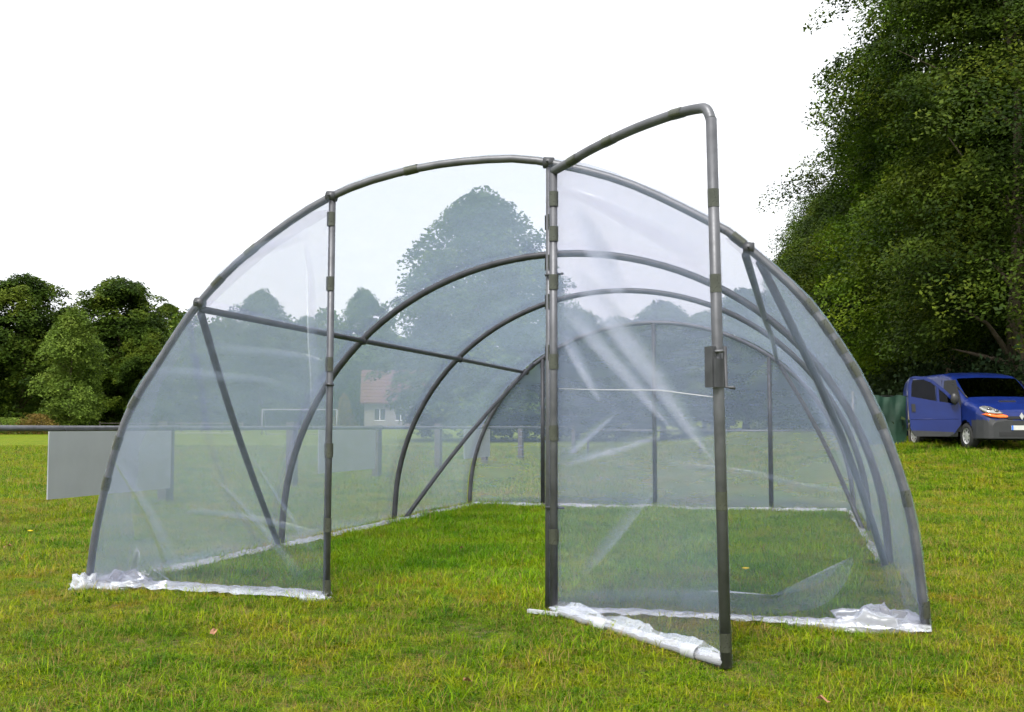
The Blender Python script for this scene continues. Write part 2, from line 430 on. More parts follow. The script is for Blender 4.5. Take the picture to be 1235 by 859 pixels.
# white gathered film lying along the foot of the tunnel
def skirt(path, width, hgt, k, n=70, name='film_skirt'):
    """path: list of local (u,a); lies on the grass, width to the left of the path"""
    pts = [Vector((p[0], p[1], 0)) for p in path]; L = [0]
    for i in range(1, len(pts)): L.append(L[-1] + (pts[i] - pts[i-1]).length)
    P = []
    for i in range(n + 1):
        s = L[-1] * i / n
        for q in range(1, len(pts)):
            if s <= L[q] + 1e-6: break
        t = (s - L[q-1]) / (L[q] - L[q-1]); c = pts[q-1].lerp(pts[q], t); d = (pts[q] - pts[q-1]).normalized(); nn = Vector((-d.y, d.x, 0))
        row = []
        ww = width * (1 + .3 * mnoise.noise((s * 1.6, k, 1))) * (1 if 0 < i < n else .5)
        for j in range(10):
            f = j / 9; w = c + nn * (ww * (f - .15))
            h = hgt * (math.sin(math.pi * f) ** .7) * (.55 + .9 * abs(mnoise.noise((s * 2.3, f * 2, k)))) + .016 * mnoise.noise((s * 11, f * 7, k)) + .01 * mnoise.noise((s * 30, f * 14, k))
            row.append((w.x, w.y, gz(w.x, w.y) + .022 + (.022 if w.y < .4 else 0) + max(h, -.012)))
        P.append(row)
    return MB().grid(P).build(name, M_FOLD, TUN, True)
skirt([(-.88, -.06), (-2.0, -.05), (-2.70, -.02)][::-1], .20, .03, 1.0, 60)
skirt([(-2.72, -.10), (-2.64, 2.8), (-2.60, 5.65), (-2.54, 8.3)][::-1], .17, .025, 2.0, 150)
skirt([(.62, -.05), (1.6, -.05), (2.68, -.08)], .13, .022, 3.0, 70)
skirt([(2.62, 3.0), (2.60, 5.65), (2.56, 8.3)], .07, .012, 4.0, 150)
skirt([(-2.5, 8.2), (0, 8.2), (2.5, 8.2)], .22, .045, 5.0, 90)
# bunched corners
def bunch(u, a, rx, ry, rzz, k):
    P = []
    for i in range(9):
        t = math.pi * .5 * i / 8; row = []
        for j in range(25):
            f = 2 * math.pi * j / 24; q = 1 + .55 * mnoise.noise((math.cos(f) * 2, math.sin(f) * 2, i * .5 + k)) + .10 * mnoise.noise((math.cos(f) * 5, math.sin(f) * 5, i + k))
            row.append((u + rx * q * math.sin(t) * math.cos(f), a + ry * q * math.sin(t) * math.sin(f), gz(u, a) + .01 + rzz * q * math.cos(t)))
        row[-1] = row[0]; P.append(row)
    MB().grid(P).build('gathered_film', M_FOLD, TUN, True)
bunch(-2.64, -.06, .10, .09, .09, 1); bunch(-2.42, .06, .26, .13, .09, 2); bunch(-.98, -.03, .13, .07, .05, 3)
bunch(2.42, .04, .24, .12, .12, 4); bunch(2.2, .0, .25, .1, .05, 9)
# clips along the hoop and the posts
def clip_mesh(L, r):
    return MB().tube([(0, 0, -L / 2), (0, 0, L / 2)], r, 9, a0=R(-125), a1=R(125), cap=False).tube([(0, 0, -L / 2), (0, 0, L / 2)], r - .003, 9, a0=R(-125), a1=R(125), cap=False).mesh('clip', M_CLIP, True)
CLIP = clip_mesh(.09, .029)
def clip(p, d, parent=TUN, roll=0.0):
    o = link('clip', CLIP, parent); z = Vector(d).normalized()
    x = Vector((0, -1, 0)); x = (x - z * x.dot(z)).normalized(); y = z.cross(x)
    o.matrix_local = Matrix.Translation(p) @ Matrix((x, y, z)).transposed().to_4x4() @ Matrix.Rotation(roll, 4, 'Z')
    return o
def clip_arch(u, roll=0.3):
    v = arch_v(0, u); e = .03; v2 = arch_v(0, u + e); clip((u, 0, v), (e, 0, v2 - v), TUN, roll)
for u in (-2.53, -2.45, -2.33, -1.71, -1.47, -.35, 1.68, 2.08, 2.165, 2.235, 2.31, 2.44, 2.575): clip_arch(u, random.uniform(-.5, .5))
clip((2.655, 0, .1), (.02, 0, -1), TUN)
for z in (2.44, 2.02, 1.50, .95, .48, .09): clip((-.90, 0, z), (0, 0, 1), TUN, random.choice((-.9, .8)))
for z in (2.35, 2.1, 1.86, 1.55): clip((.545, 0, z), (0, 0, 1), TUN, 2.2)

# ---- the door, swung out towards the viewer on the right-hand post
HINGE = loc(.262, 6.575, 0); HINGE.x += .012
E0 = loc(1.030, 5.335, 0); E1 = loc(.990, 5.335, 0)
DOOR = empty('door', (0, 0, 0)); DOOR.parent = TUN
DOOR['label'] = 'tall film covered tube door standing open'
h_b = Vector((HINGE.x - .012, HINGE.y - .055, .0)); h_t = Vector((HINGE.x - .008, HINGE.y - .055, 2.66))
e_b = Vector((E0.x, E0.y, -.055)); e_t = Vector((E1.x, E1.y, 2.60))
top = []
corner_top = 2.705
for t, z in ((0, 2.645), (.12, 2.665), (.25, 2.69), (.4, 2.708), (.55, 2.72), (.7, 2.722), (.82, 2.718), (.92, 2.705)):
    q = h_t.lerp(e_t, t); top.append((q.x, q.y, z))
q = h_t.lerp(e_t, .975); top.append((q.x, q.y, 2.685)); top.append((e_t.x, e_t.y, 2.62))
MB().tube([h_b, (h_b.lerp(h_t, .5)), h_t + Vector((0, 0, -.02))], .0235, 12).build('stile', M_STEEL, DOOR, True)
st = MB().tube([e_b, e_b.lerp(e_t, .5), e_t + Vector((0, 0, .03))], .0275, 14)
st.build('stile', M_STEEL, DOOR, True)
MB().tube(catmull(top, 4), .0265, 12).build('top_rail', M_STEEL, DOOR, True)
# the bottom tube is wrapped in gathered film
pts = [h_b.lerp(e_b, k / 24) + Vector((0, 0, .025 + .012 * mnoise.noise((k * .7, 1, 2)))) for k in range(25)]
MB().tube([h_b + Vector((0, 0, .01)), e_b + Vector((0, 0, .01))], .022, 10).build('bottom_rail', M_STEEL, DOOR, True)
MB().tube(pts, [.030 + .005 * mnoise.noise((k * .6, 5, 0)) for k in range(25)], 12).build('film_wrap', M_WRAP, DOOR, True)
P = []
for k in range(61):
    t = k / 60; c = h_b.lerp(e_b, t); hh = .035 + .05 * abs(mnoise.noise((t * 3.1, 4, 1))) + .02 * mnoise.noise((t * 11, 2, 2)); row = []
    for j in range(7):
        f = j / 6; row.append(c + Vector((-.05 * (1 - f) + .02 + .018 * mnoise.noise((t * 14, f * 3, 5)), -.02 * (1 - f) + .014 * mnoise.noise((t * 20, f * 4, 9)), .035 + hh * f + .008 * mnoise.noise((t * 30, f * 5, 3)))))
    P.append(row)
MB().grid(P).build('film_wrap', M_FOLD2, DOOR, True)
dd = (e_b - h_b); dd.z = 0; dd.normalize(); dn = Vector((-dd.y, dd.x, 0))
topz = [(math.hypot(p[0] - h_b.x, p[1] - h_b.y), p[2]) for p in catmull(top, 4)]
DW = math.hypot(e_b.x - h_b.x, e_b.y - h_b.y)
def door_pt(s, v, off):                                 # s 0..1 across, v 0..1 up
    s_b = s * DW; zt = float(np.interp(s * (DW - .03), [t[0] for t in topz], [t[1] for t in topz]))
    pb = h_b.lerp(e_b, s); z = pb.z + .02 + (zt - pb.z - .03) * v
    lean = (e_t - e_b) * (s * v); return Vector((pb.x + lean.x, pb.y + lean.y, z)) + dn * off
def crease(s, v):
    x, z = s * 1.46, v * 2.65; r = 0
    for (x0, z0, x1, z1, w, amp) in ((.02, 2.05, 1.05, .95, .05, .013), (.02, 1.75, .80, 1.02, .04, .012), (.25, 2.1, 1.42, .75, .06, .015), (.2, .3, 1.0, .95, .04, .01), (0, 1.45, .4, 1.2, .05, .01)):
        dx, dz = x1 - x0, z1 - z0; L = math.hypot(dx, dz); t = ((x - x0) * dx + (z - z0) * dz) / L / L; d = abs((x - x0) * dz - (z - z0) * dx) / L
        if -.05 < t < 1.05: r += amp * math.exp(-(d / w) ** 2) * math.sin(math.pi * min(1, max(0, t)))
    return r
P = [[door_pt(s, v, .022 + (wr(s * 1.4, v * 2.6, 12.0, .8) + crease(s, v)) * min(1, 5 * min(s, 1 - s) + .1)) for s in np.linspace(0, 1, 50)] for v in np.linspace(0, 1, 90)]
MB().grid(P).build('film', M_FILM_DOOR, DOOR, True)
# stretched double pleats in the door film
def pleat(s0, v0, s1, v1, w0, w1):
    P = []
    for k in range(25):
        t = k / 24; s = s0 + (s1 - s0) * t; v = v0 + (v1 - v0) * t; w = (w0 + (w1 - w0) * t) * math.sin(math.pi * min(.93, max(.07, t))) ** .35
        ds, dvv = (s1 - s0) * 1.46, (v1 - v0) * 2.65; L = math.hypot(ds, dvv); nx_, nz_ = -dvv / L, ds / L
        P.append([door_pt(min(1, max(0, s + nx_ * w * f / 1.46)), v + nz_ * w * f / 2.65, .034 + crease(s, v) + .006 * (1 - (2 * f) ** 2)) for f in np.linspace(-.5, .5, 9)])
    o = MB().grid(P).build('pleat', M_SOFT, DOOR, True)
    at = o.data.attributes.new('gather', 'FLOAT', 'POINT')
    at.data.foreach_set('value', [max(0, 1 - (2 * f) ** 2) * math.sin(math.pi * k / 24) ** .6 for k in range(25) for f in np.linspace(-.5, .5, 9)])
pleat(.10, .765, .99, .33, .26, .12); pleat(.02, .70, .74, .40, .20, .10); pleat(.0, .65, .30, .46, .14, .10); pleat(.12, .90, .46, .66, .20, .24)
pleat(.02, .33, .66, .395, .08, .10); pleat(.15, .09, .62, .29, .12, .07); pleat(0, .34, .40, .44, .10, .06)
# cord stretched across the door
MB().tube([door_pt(0, .5, .04), door_pt(.3, .487, .04), door_pt(.65, .48, .04), door_pt(1, .478, .04)], .0025, 5).build('cord', M_WHITE, DOOR, True)
# film hugging the free stile
P = []
for k in range(60):
    v = k / 59; c = e_b.lerp(e_t, v); w = .028 + .012 * max(0, mnoise.noise((v * 9, 2, 2))) ; e = .03 + .035 * abs(mnoise.noise((v * 6, 7, 1)))
    P.append([c - dd * e + dn * .03, c - dd * .02 + dn * (w + .004), c + dd * .012 + dn * (w + .003)])
MB().grid(P).build('film_overlap', M_PLEAT, DOOR, True)
P = []
for k in range(40):
    v = .25 * k / 39; c = h_b.lerp(h_t, v); e = .05 * (1 - v / .25) + .012 * mnoise.noise((v * 40, 3, 3))
    P.append([c - dd * (.02 + e) - Vector((.0, .0, 0)) + dn * .03, c - dd * .005 + dn * .034, c + dd * (.02 + e * .4) + dn * .03])
MB().grid(P).build('film_overlap', M_PLEAT, DOOR, True)
def dclip(p, d, roll=0.0): return clip(p, d, DOOR, roll)
sd = e_t - e_b
for v in (.045, .30, .70, .86): dclip(e_b.lerp(e_t, v), sd, random.uniform(-.6, .3))
for v in (.17, .40, .56, .74, .85, .93): dclip(h_b.lerp(h_t, v) , h_t - h_b, random.uniform(-.3, 1.2))
ct = catmull(top, 4)
for i in (5, 12, 24): dclip(ct[i], Vector(ct[i + 1]) - Vector(ct[i]), 1.2)
for t in (.36, .86): o = dclip(pts[int(t * 24)], e_b - h_b, .3); o.scale = (1.35, 1.35, 1.1); o.data = CLIP.copy(); o.data.materials[0] = M_BOARD
# latch: plate, bolt, lever
lz = e_b.lerp(e_t, .545)
def dbox(s0, s1, o0, o1, z0, z1):
    m = MB(); vs = [lz + dd * s + dn * o + Vector((0, 0, z)) for z in (z0, z1) for (s, o) in ((s0, o0), (s1, o0), (s1, o1), (s0, o1))]
    return m.add(vs, [(3,2,1,0),(4,5,6,7),(0,1,5,4),(1,2,6,5),(2,3,7,6),(3,0,4,7)])
lt = dbox(-.035, .02, -.055, -.03, -.1, .1).build('latch', M_STEEL_D, DOOR)
dbox(.02, .034, -.05, .03, -.1, .04).build('latch_cheek', M_STEEL_D, lt)
MB().tube([lz + dd * .05 + Vector((0, 0, .1)), lz + dd * .055 + Vector((0, 0, -.1)), lz + dd * .11 + Vector((0, 0, -.105))], .009, 8).build('lever', M_STEEL_D, lt, True)
MB().tube([lz + dd * -.03 + dn * -.045 + Vector((0, 0, .075)), lz + dd * .06 + dn * -.02 + Vector((0, 0, .075))], .008, 8).build('bolt', M_STEEL, lt, True)
# hinge pins between post and door
for z in (2.02, .62): MB().tube([(.53, -.03, z), (h_b.x + .06, h_b.y + .01, z)], .008, 6).build('hinge_pin', M_STEEL_D, DOOR, True)
# pale batten on the ground below the hinge
m = MB().box(-.06, .14, -.015, .015, 0, .02); b = m.build('ground_batten', M_BOARD, TUN); b.location = (.50, -.13, gz(.5, -.13) + .035); b.rotation_euler = (0, .02, -.25)

# ------------------------------------------------------------------ pitch railings and boards
def railing(p0, step, n, hgt, label, first=0, post=(.20, .14), extra=.10):
    d = Vector((step[0], step[1], 0)); L = d.length; d.normalize(); nn = Vector((-d.y, d.x, 0))
    root = empty('pitch_railing', (p0[0], p0[1], hz(*p0)), math.atan2(d.y, d.x)); tag(root, label, 'railing')
    loc_z = lambda s: hgt(s) - root.location.z
    for i in range(n):
        g = Vector((p0[0], p0[1])) + Vector((step[0], step[1])) * i; g0 = hz(g.x, g.y) - root.location.z
        w, t = post
        MB().box(i*L - w/2, i*L + w/2, .05, .05 + t, g0 - .1, loc_z(i*L) + extra * (1 if i % 3 else .5)).build('post', M_POST if post[0] > .1 else M_STEEL_D, root)
    for i in range(n - 1):
        a, b = i * L, (i + 1) * L
        MB().tube([(a + .012, 0, loc_z(a)), ((a + b) / 2, 0, loc_z((a + b) / 2) - .006), (b - .012, 0, loc_z(b))], .036, 12).build('rail', M_STEEL, root, True)
        MB().tube([(b - .05, 0, loc_z(b)), (b + .05, 0, loc_z(b))], .042, 12).build('coupling', M_STEEL_D, root, True)
    return root
RD = (1.075, 3.865)
rail0 = (-6.05, 12.23)
railing(rail0, RD, 9, lambda s: 1.085, 'grey tube railing on dark posts running along the left of the tunnel')
def board(s0, s1, z0, z1, label):
    d = Vector((RD[0], RD[1], 0)).normalized(); c = Vector((rail0[0], rail0[1], 0)) + d * s0; nn = Vector((d.y, -d.x, 0))
    c += nn * .055
    o = empty('hanging_board', (c.x, c.y, hz(c.x, c.y)), math.atan2(d.y, d.x)); tag(o, label, 'board', 'boards hung from the pitch railing')
    L = s1 - s0; g = o.location.z
    MB().box(0, L, -.008, .008, z0 - g, z1 - g).build('panel', M_BOARD, o)
    for f in (.12, .88): MB().tube([(L*f, 0, z1 - g), (L*f, .04, z1 - g + .07), (L*f, .09, z1 - g + .02)], .007, 6).build('hook', M_STEEL_D, o, True)
board(1.22, 3.85, .215, 1.045, 'blank pale grey board hanging from the railing left of the tunnel')
board(8.75, 11.5, .22, 1.04, 'blank pale board on the railing seen beside the left door post')
board(17.6, 20.0, .25, 1.04, 'blank pale board on the railing seen near the back of the tunnel')
railing((1.6 + 1.2, 40.5), (4.0, -.9), 6, lambda s: .98 - .002 * s, 'thin pale tube railing crossing the field behind the tunnel', post=(.06, .06), extra=-.02)

# football goal
G = empty('football_goal', (-20.8, 107, hz(-20.8, 107))); tag(G, 'white football goal far across the field', 'goal')
for x in (-3.66, 3.66): MB().tube([(x, 0, 0), (x, 0, 2.44)], .06, 8).build('goal_post', M_GOAL, G, True)
MB().tube([(-3.66, 0, 2.44), (3.66, 0, 2.44)], .06, 8).build('crossbar', M_GOAL, G, True)
for x in (-3.66, 3.66): MB().tube([(x, 0, 2.4), (x, .9, 2.2), (x, 1.8, 0)], .03, 6).build('net_support', M_GOAL, G, True)
MB().tube([(-3.66, 1.8, .03), (3.66, 1.8, .03)], .03, 6).build('ground_bar', M_GOAL, G, True)

# house with red roof
M_ROOF = simple('red_tiles', (.11, .052, .045), .8, var=.22, scale=3, bump=.4)
M_RENDER = simple('cream_render', (.20, .19, .175), .8, var=.08, scale=1)
M_PANE = simple('dark_pane', (.03, .035, .045), .15)
M_TRIM = simple('brown_trim', (.12, .08, .06), .7)
Hs = empty('house', (-13.4, 132, hz(-13.4, 132)), R(6)); tag(Hs, 'cream bungalow with red tiled roof beyond the far side of the field', 'house')
hg = 3.1
wl = MB()
wl.box(-4.4, 4.4, 0, .3, 0, 1.0).box(-4.4, 4.4, 0, .3, 2.3, hg)
for x0, x1 in ((-4.4, -3.2), (-1.9, -.6), (.5, 1.7), (2.9, 4.4)): wl.box(x0, x1, 0, .3, 1.0, 2.3)
wl.box(-4.4, 4.4, 6.7, 7, 0, hg); wl.box(-4.4, -4.1, .3, 6.7, 0, hg); wl.box(4.1, 4.4, .3, 6.7, 0, hg)
wl.build('wall', M_RENDER, Hs)
for x in (-2.55, -.05, 2.3):
    w_ = MB().box(x-.62, x+.62, .14, .18, 1.0, 2.3).build('window', M_PANE, Hs)
    MB().box(x-.04, x+.04, .08, .135, 1.0, 2.3).box(x-.65, x+.65, -.05, .02, .92, .998).build('frame', M_WHITE, w_)
rz0 = hg + .02
rf = MB().prism([(-.6, rz0 - .15), (3.5, rz0 + 3.7), (7.6, rz0 - .15), (7.6, rz0 + .05), (3.5, rz0 + 3.95), (-.6, rz0 + .05)], lambda a, b, d: (-4.9 + d, a, b), 9.8).build('roof', M_ROOF, Hs)
for k in range(9):                                       # courses stepping up the front slope
    t = (k + .5) / 9.2; a = -.6 + 4.1 * t; z = rz0 + .05 + 3.9 * t
    MB().prism([(a, z + .01), (a + .40, z + .40), (a + .40, z + .44), (a - .02, z + .055)], lambda a_, b_, d: (-4.88 + d, a_, b_), 9.76).build('tile_course', M_ROOF, rf)
MB().box(2.2, 2.9, 3.1, 3.8, rz0 + 3.4, rz0 + 4.7).box(2.1, 3.0, 3.0, 3.9, rz0 + 4.7, rz0 + 4.82).build('chimney', M_ROOF, rf)
MB().prism([(.02, rz0 - .02), (6.98, rz0 - .02), (3.5, rz0 + 3.3)], lambda a, b, d: (-4.35 + d, a, b), .2).build('gable', M_RENDER, Hs)
MB().prism([(.02, rz0 - .02), (6.98, rz0 - .02), (3.5, rz0 + 3.3)], lambda a, b, d: (4.15 + d, a, b), .2).build('gable', M_RENDER, Hs)

# wooden fence and pale track far left
fo = (-44.5, 118.0); Fn = empty('wooden_fence', (fo[0], fo[1], hz(*fo))); tag(Fn, 'low post and rail wooden fence in front of the far left trees', 'fence')
for i in range(8):
    x = i * 2.2; g = hz(fo[0] + x, fo[1]) - Fn.location.z
    MB().box(x - .07, x + .07, 0, .12, g - .1, g + 1.15).build('post', M_WOOD, Fn)
    if i < 7:
        g2 = hz(fo[0] + x + 2.2, fo[1]) - Fn.location.z
        for z in (.55, .98): MB().tube([(x, -.03, g + z), (x + 2.2, -.03, g2 + z)], .05, 6).build('rail', M_WOOD, Fn, True)
M_TRACK = simple('track_gravel', (.42, .39, .31), .95, var=.15, scale=2)
P = []
for k in range(25):
    x = -52 + k * 1.0; y = 112.5 + .06 * (k - 8) ** 1.0; P.append([(x, y, hz(x, y) + .06), (x, y + 1.6, hz(x, y + 1.6) + .06)])
tag(MB().grid(P).build('track', M_TRACK), 'pale gravel track at the edge of the field', kind='structure')

# green tarpaulin hung at the wood's edge
M_TARP = simple('green_tarpaulin', (.004, .03, .016), .7, var=.3, scale=2, bump=.3)
to = (9.7, 30.2); tz = hz(*to)
P = []
for i in range(19):
    z = 1.42 * i / 18
    P.append([(-.15 + 1.35 * j / 26 + .02 * math.sin(z * 5), .025 * math.sin(j * .5 + .9 * z) + .09 * mnoise.noise((j * .22, z * 1.6, 0)) + .03 * mnoise.noise((j * .6, z * 4, 2)), z - .03 * math.sin(j * .5) * (i / 18)) for j in range(27)])
To = empty('hanging_tarpaulin', (to[0], to[1], tz)); tag(To, 'dark green tarpaulin hung at the wood edge beside the blue van', 'tarpaulin')
MB().grid(P).build('sheet', M_TARP, To, True)
MB().tube([(-.3, .06, 1.42), (1.35, .06, 1.42)], .012, 6).build('rope', M_BLACK, To, True)
for x in (-.25, 1.3): MB().tube([(x, .08, -.05), (x, .08, 1.55)], .03, 8).build('stake', M_WOOD, To, True)
# ------------------------------------------------------------------ blue van
M = Mat('blue_paint'); p = M.n('BsdfPrincipled', Roughness=.32)
p.inputs['Specular IOR Level'].default_value = .3; p.inputs['Coat Weight'].default_value = .3; p.inputs['Coat Roughness'].default_value = .06
tcd = M.n('TexCoord').outputs['Object']
M.l(M.ramp(M.noise(3, 4, tcd), [(.3, (.005, .014, .10)), (.7, (.006, .019, .125))]), p.inputs['Base Color'])
M_BLUE = M.end(p.outputs[0])
M_GLASS = glass('car_glass', (.16, .18, .19), .5)
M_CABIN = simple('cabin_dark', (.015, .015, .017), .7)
M_LENS = Mat('headlamp_lens'); q = M_LENS.n('BsdfPrincipled', Roughness=.12, Metallic=.7); q.inputs['Base Color'].default_value = (.42, .43, .42, 1); M_LENS = M_LENS.end(q.outputs[0])
M_AMBER = simple('amber_lens', (.85, .16, .03), .2, var=.1)
M_ALLOY = simple('wheel_silver', (.5, .5, .5), .35, metal=.4)
M_CHROME = simple('lamp_reflector', (.12, .12, .125), .15, metal=.8)
M_EUBLUE = simple('plate_blue', (.03, .14, .55), .4); M_PLATE = simple('plate_white', (.5, .5, .48), .4)
vx, vy = 12.19, 26.15
VAN = empty('van', (vx, vy, hz(11.4, 27.1) - .0), R(3)); tag(VAN, 'blue van with its front side door swung open, parked by the wood', 'van')
ZT = [(0, .70), (.03, .79), (.08, .89), (.15, .96), (.5, 1.12), (.95, 1.25), (1.02, 1.28), (1.72, 1.80), (1.9, 1.88), (2.4, 1.96), (4.5, 1.95), (4.7, 1.88), (4.78, 1.72)]
HW = [(0, .70), (.05, .79), (.15, .86), (.4, .925), (.8, .95), (4.5, .95), (4.78, .91)]
zt_ = lambda y: float(np.interp(y, [a for a, b in ZT], [b for a, b in ZT]))
hw_ = lambda y: float(np.interp(y, [a for a, b in HW], [b for a, b in HW]))
def weff(y, z): return hw_(y) * (1 - .11 * max(0, min(1, (z - 1.1) / .85)) ** 1.2)
def van_top(y, x, lift=0.0):
    zt = zt_(y); rc = .20 if y < 1.0 else .15; zs = max(.5, zt - rc); w = weff(y, zs); ax_ = abs(x)
    z = zt - .025 * (x / w) ** 2
    if ax_ > w - rc: t = min(1, (ax_ - (w - rc)) / rc); z = zs + (zt - .025 - zs) * math.sqrt(max(0, 1 - t * t))
    return (x, y - lift * .6, z + lift)
def section(y):
    zt = zt_(y); rc = .20 if y < 1.0 else .15; zb = .27 if y < .7 else .30; zs = max(zb + .3, zt - rc); pts = []
    for i in range(22): z = zb + (zs - zb) * i / 21; pts.append((weff(y, z), z))
    w = weff(y, zs)
    for i in range(1, 7): t = math.pi / 2 * i / 6; pts.append((w - rc + rc * math.cos(t), zs + (zt - .025 - zs) * math.sin(t)))
    for i in range(1, 6): x = (w - rc) * (1 - i / 5); pts.append((x, zt - .025 * (x / w) ** 2))
    return pts
YS = sorted(set([0, .015, .03, .05, .08, .11, .15, .2] + [round(.2 + .05 * i, 3) for i in range(92)] + [4.74, 4.78]))
YS = [y for y in YS if y <= 4.78]
secs = []
for y in YS:
    s_ = section(y); secs.append([(-x, y, z) for x, z in s_] + [(x, y, z) for x, z in s_[::-1][1:]])
WH = [(.93, .33), (4.03, .33)]
parts = {'body': MB(), 'bumper': MB()}
n = len(secs[0])
for i in range(len(YS) - 1):
    for j in range(n - 1):
        q = [secs[i][j], secs[i][j+1], secs[i+1][j+1], secs[i+1][j]]
        cy_ = sum(a[1] for a in q) / 4; cz_ = sum(a[2] for a in q) / 4; cx_ = sum(a[0] for a in q) / 4
        if abs(cx_) > .6 and any(math.hypot(cy_ - wy, cz_ - wz) < .385 for wy, wz in WH): continue
        low = (cy_ < .62 and cz_ < .72) or cz_ < .40
        k = 'bumper' if low else 'body'
        parts[k].add(q, [(0, 1, 2, 3)])
parts['bumper'].add(secs[0], [tuple(range(n))]); parts['body'].add(secs[-1], [tuple(range(n - 1, -1, -1))])
for k, mt in (('body', M_BLUE), ('bumper', M_BUMPER)): parts[k].build(k, mt, VAN, True)
MB().grid([[van_top(y, f * (weff(y, zt_(y)) - .115 + .01 * y), .014) for f in np.linspace(-1, 1, 21)] for y in np.linspace(1.04, 1.70, 12)]).build('windscreen', glass('windscreen_glass', (.02, .022, .025), 1.5), VAN, True)
MB().tube([van_top(1.0 + .7 * k / 6, -(weff(1.35, 1.5) - .075 + .01 * k), .02) for k in range(7)], .014, 6).build('pillar_trim', M_BLACK, VAN, True)
for sgn in (-1, 1):                                        # side glazing and sliding door seam
    def sp(y, z, o=.006): return (sgn * (weff(y, z) + o), y, z)
    if sgn > 0: MB().grid([[sp(y, z) for y in np.linspace(1.25 + (z - 1.2) * .7, 2.15, 8)] for z in np.linspace(1.2, 1.72, 6)]).build('side_window', M_PANE, VAN, True)
    else: MB().grid([[sp(y, z, .004) for y in np.linspace(1.10 + max(0, z - 1.2) * .75, 2.15, 10)] for z in np.linspace(.42, 1.74, 10)]).build('doorway', M_CABIN, VAN, True)  # no opening cut: dark sheet on the body, cabin shade put into its colour
    MB().tube([sp(2.3, .45), sp(2.3, 1.75)], .006, 4).build('door_seam', M_BLACK, VAN); MB().tube([sp(3.5, .45), sp(3.5, 1.75)], .006, 4).build('door_seam', M_BLACK, VAN)
    # headlamp, indicator
    def lens(poly, lift, bulge):
        def yy_(x, z):
            yz = float(np.interp(z, [q_[1] for q_ in ZT[:8]], [q_[0] for q_ in ZT[:8]])); yw = float(np.interp(abs(x), [q_[1] for q_ in HW[:5]], [q_[0] for q_ in HW[:5]]))
            return math.hypot(yz, yw) * .88 + .01
        out = catmull(poly + [poly[0]], 3)[:-1]; cx0 = sum(q_[0] for q_ in out) / len(out); cz0 = sum(q_[1] for q_ in out) / len(out); n_ = len(out); vs = []
        for t, bl in ((1.0, -.05), (.97, lift), (.7, lift + bulge * .7), (.35, lift + bulge)):
            vs += [(sgn * (cx0 + (a_ - cx0) * t), yy_(cx0 + (a_ - cx0) * t, cz0 + (b_ - cz0) * t) - bl, cz0 + (b_ - cz0) * t) for a_, b_ in out]
        vs.append((sgn * cx0, yy_(cx0, cz0) - lift - bulge, cz0))
        fs = [(i_*n_+j_, i_*n_+(j_+1) % n_, (i_+1)*n_+(j_+1) % n_, (i_+1)*n_+j_) for i_ in range(3) for j_ in range(n_)] + [(3*n_+j_, 3*n_+(j_+1) % n_, 4*n_) for j_ in range(n_)]
        return MB().add(vs, fs), yy_
    m, yy_ = lens([(.87, .96), (.85, 1.03), (.73, 1.06), (.60, 1.02), (.48, .93), (.42, .86), (.60, .85), (.80, .88)], .035, .03); hl = m.build('headlight', M_LENS, VAN, True)
    for lx, lz_ in ((.74, .96), (.58, .92)): MB().sphere((sgn * lx, yy_(lx, lz_) - .055, lz_), (.06, .03, .055), 12, 8).build('lamp', M_CHROME, hl, True)
    m, yy_ = lens([(.87, .85), (.80, .865), (.60, .835), (.42, .845), (.30, .80), (.32, .765), (.55, .76), (.78, .80)], .035, .02); m.build('indicator', M_AMBER, VAN, True)
    # wheels
    for wy, wz in WH:
        wo_ = empty('wheel', (sgn * .83, wy, wz - .005)); wo_.parent = VAN
        P = []
        for rr, xx in ((.20, -.09), (.30, -.10), (.325, -.06), (.328, .06), (.30, .10), (.20, .09)): P.append([(xx, rr * math.cos(2*math.pi*k/28), rr * math.sin(2*math.pi*k/28)) for k in range(29)])
        MB().grid(P).build('tyre', M_RUBBER, wo_, True)
        P = []
        for rr, xx in ((.205, .085), (.17, .06), (.09, .075), (.0, .08)): P.append([(sgn * xx, rr * math.cos(2*math.pi*k/28), rr * math.sin(2*math.pi*k/28)) for k in range(29)])
        MB().grid(P).build('rim', M_ALLOY, wo_, True)
        for k in range(8):
            a_ = 2 * math.pi * k / 8; MB().box(-.004, .004, -.014, .014, -.022, .022).build('hole', M_CABIN, wo_).matrix_local = Matrix.Rotation(a_, 4, 'X') @ Matrix.Translation((sgn * .082, 0, .135))
for wy, wz in WH: MB().box(-.86, .86, wy - .40, wy + .40, .22, .80).build('wheel_well', M_CABIN, VAN)
MB().box(-.34, .34, -.012, .04, .735, .80).build('grille', M_CABIN, VAN)
MB().prism([(-.055, 0), (0, -.085), (.055, 0), (0, .085)], lambda a, b, d: (a, -.028 + d, b + .80), .02).build('badge', M_ALLOY, VAN)
pl = MB().box(-.26, .26, -.022, -.006, .47, .58).build('number_plate', M_PLATE, VAN); MB().box(-.26, -.215, -.026, -.0225, .47, .58).build('country_band', M_EUBLUE, pl)
MB().box(-.55, .55, -.010, .02, .33, .42).build('air_intake', M_CABIN, VAN)
MB().box(-.20, .20, .62, .70, 1.16, 1.19).build('bonnet_vent', M_CABIN, VAN)
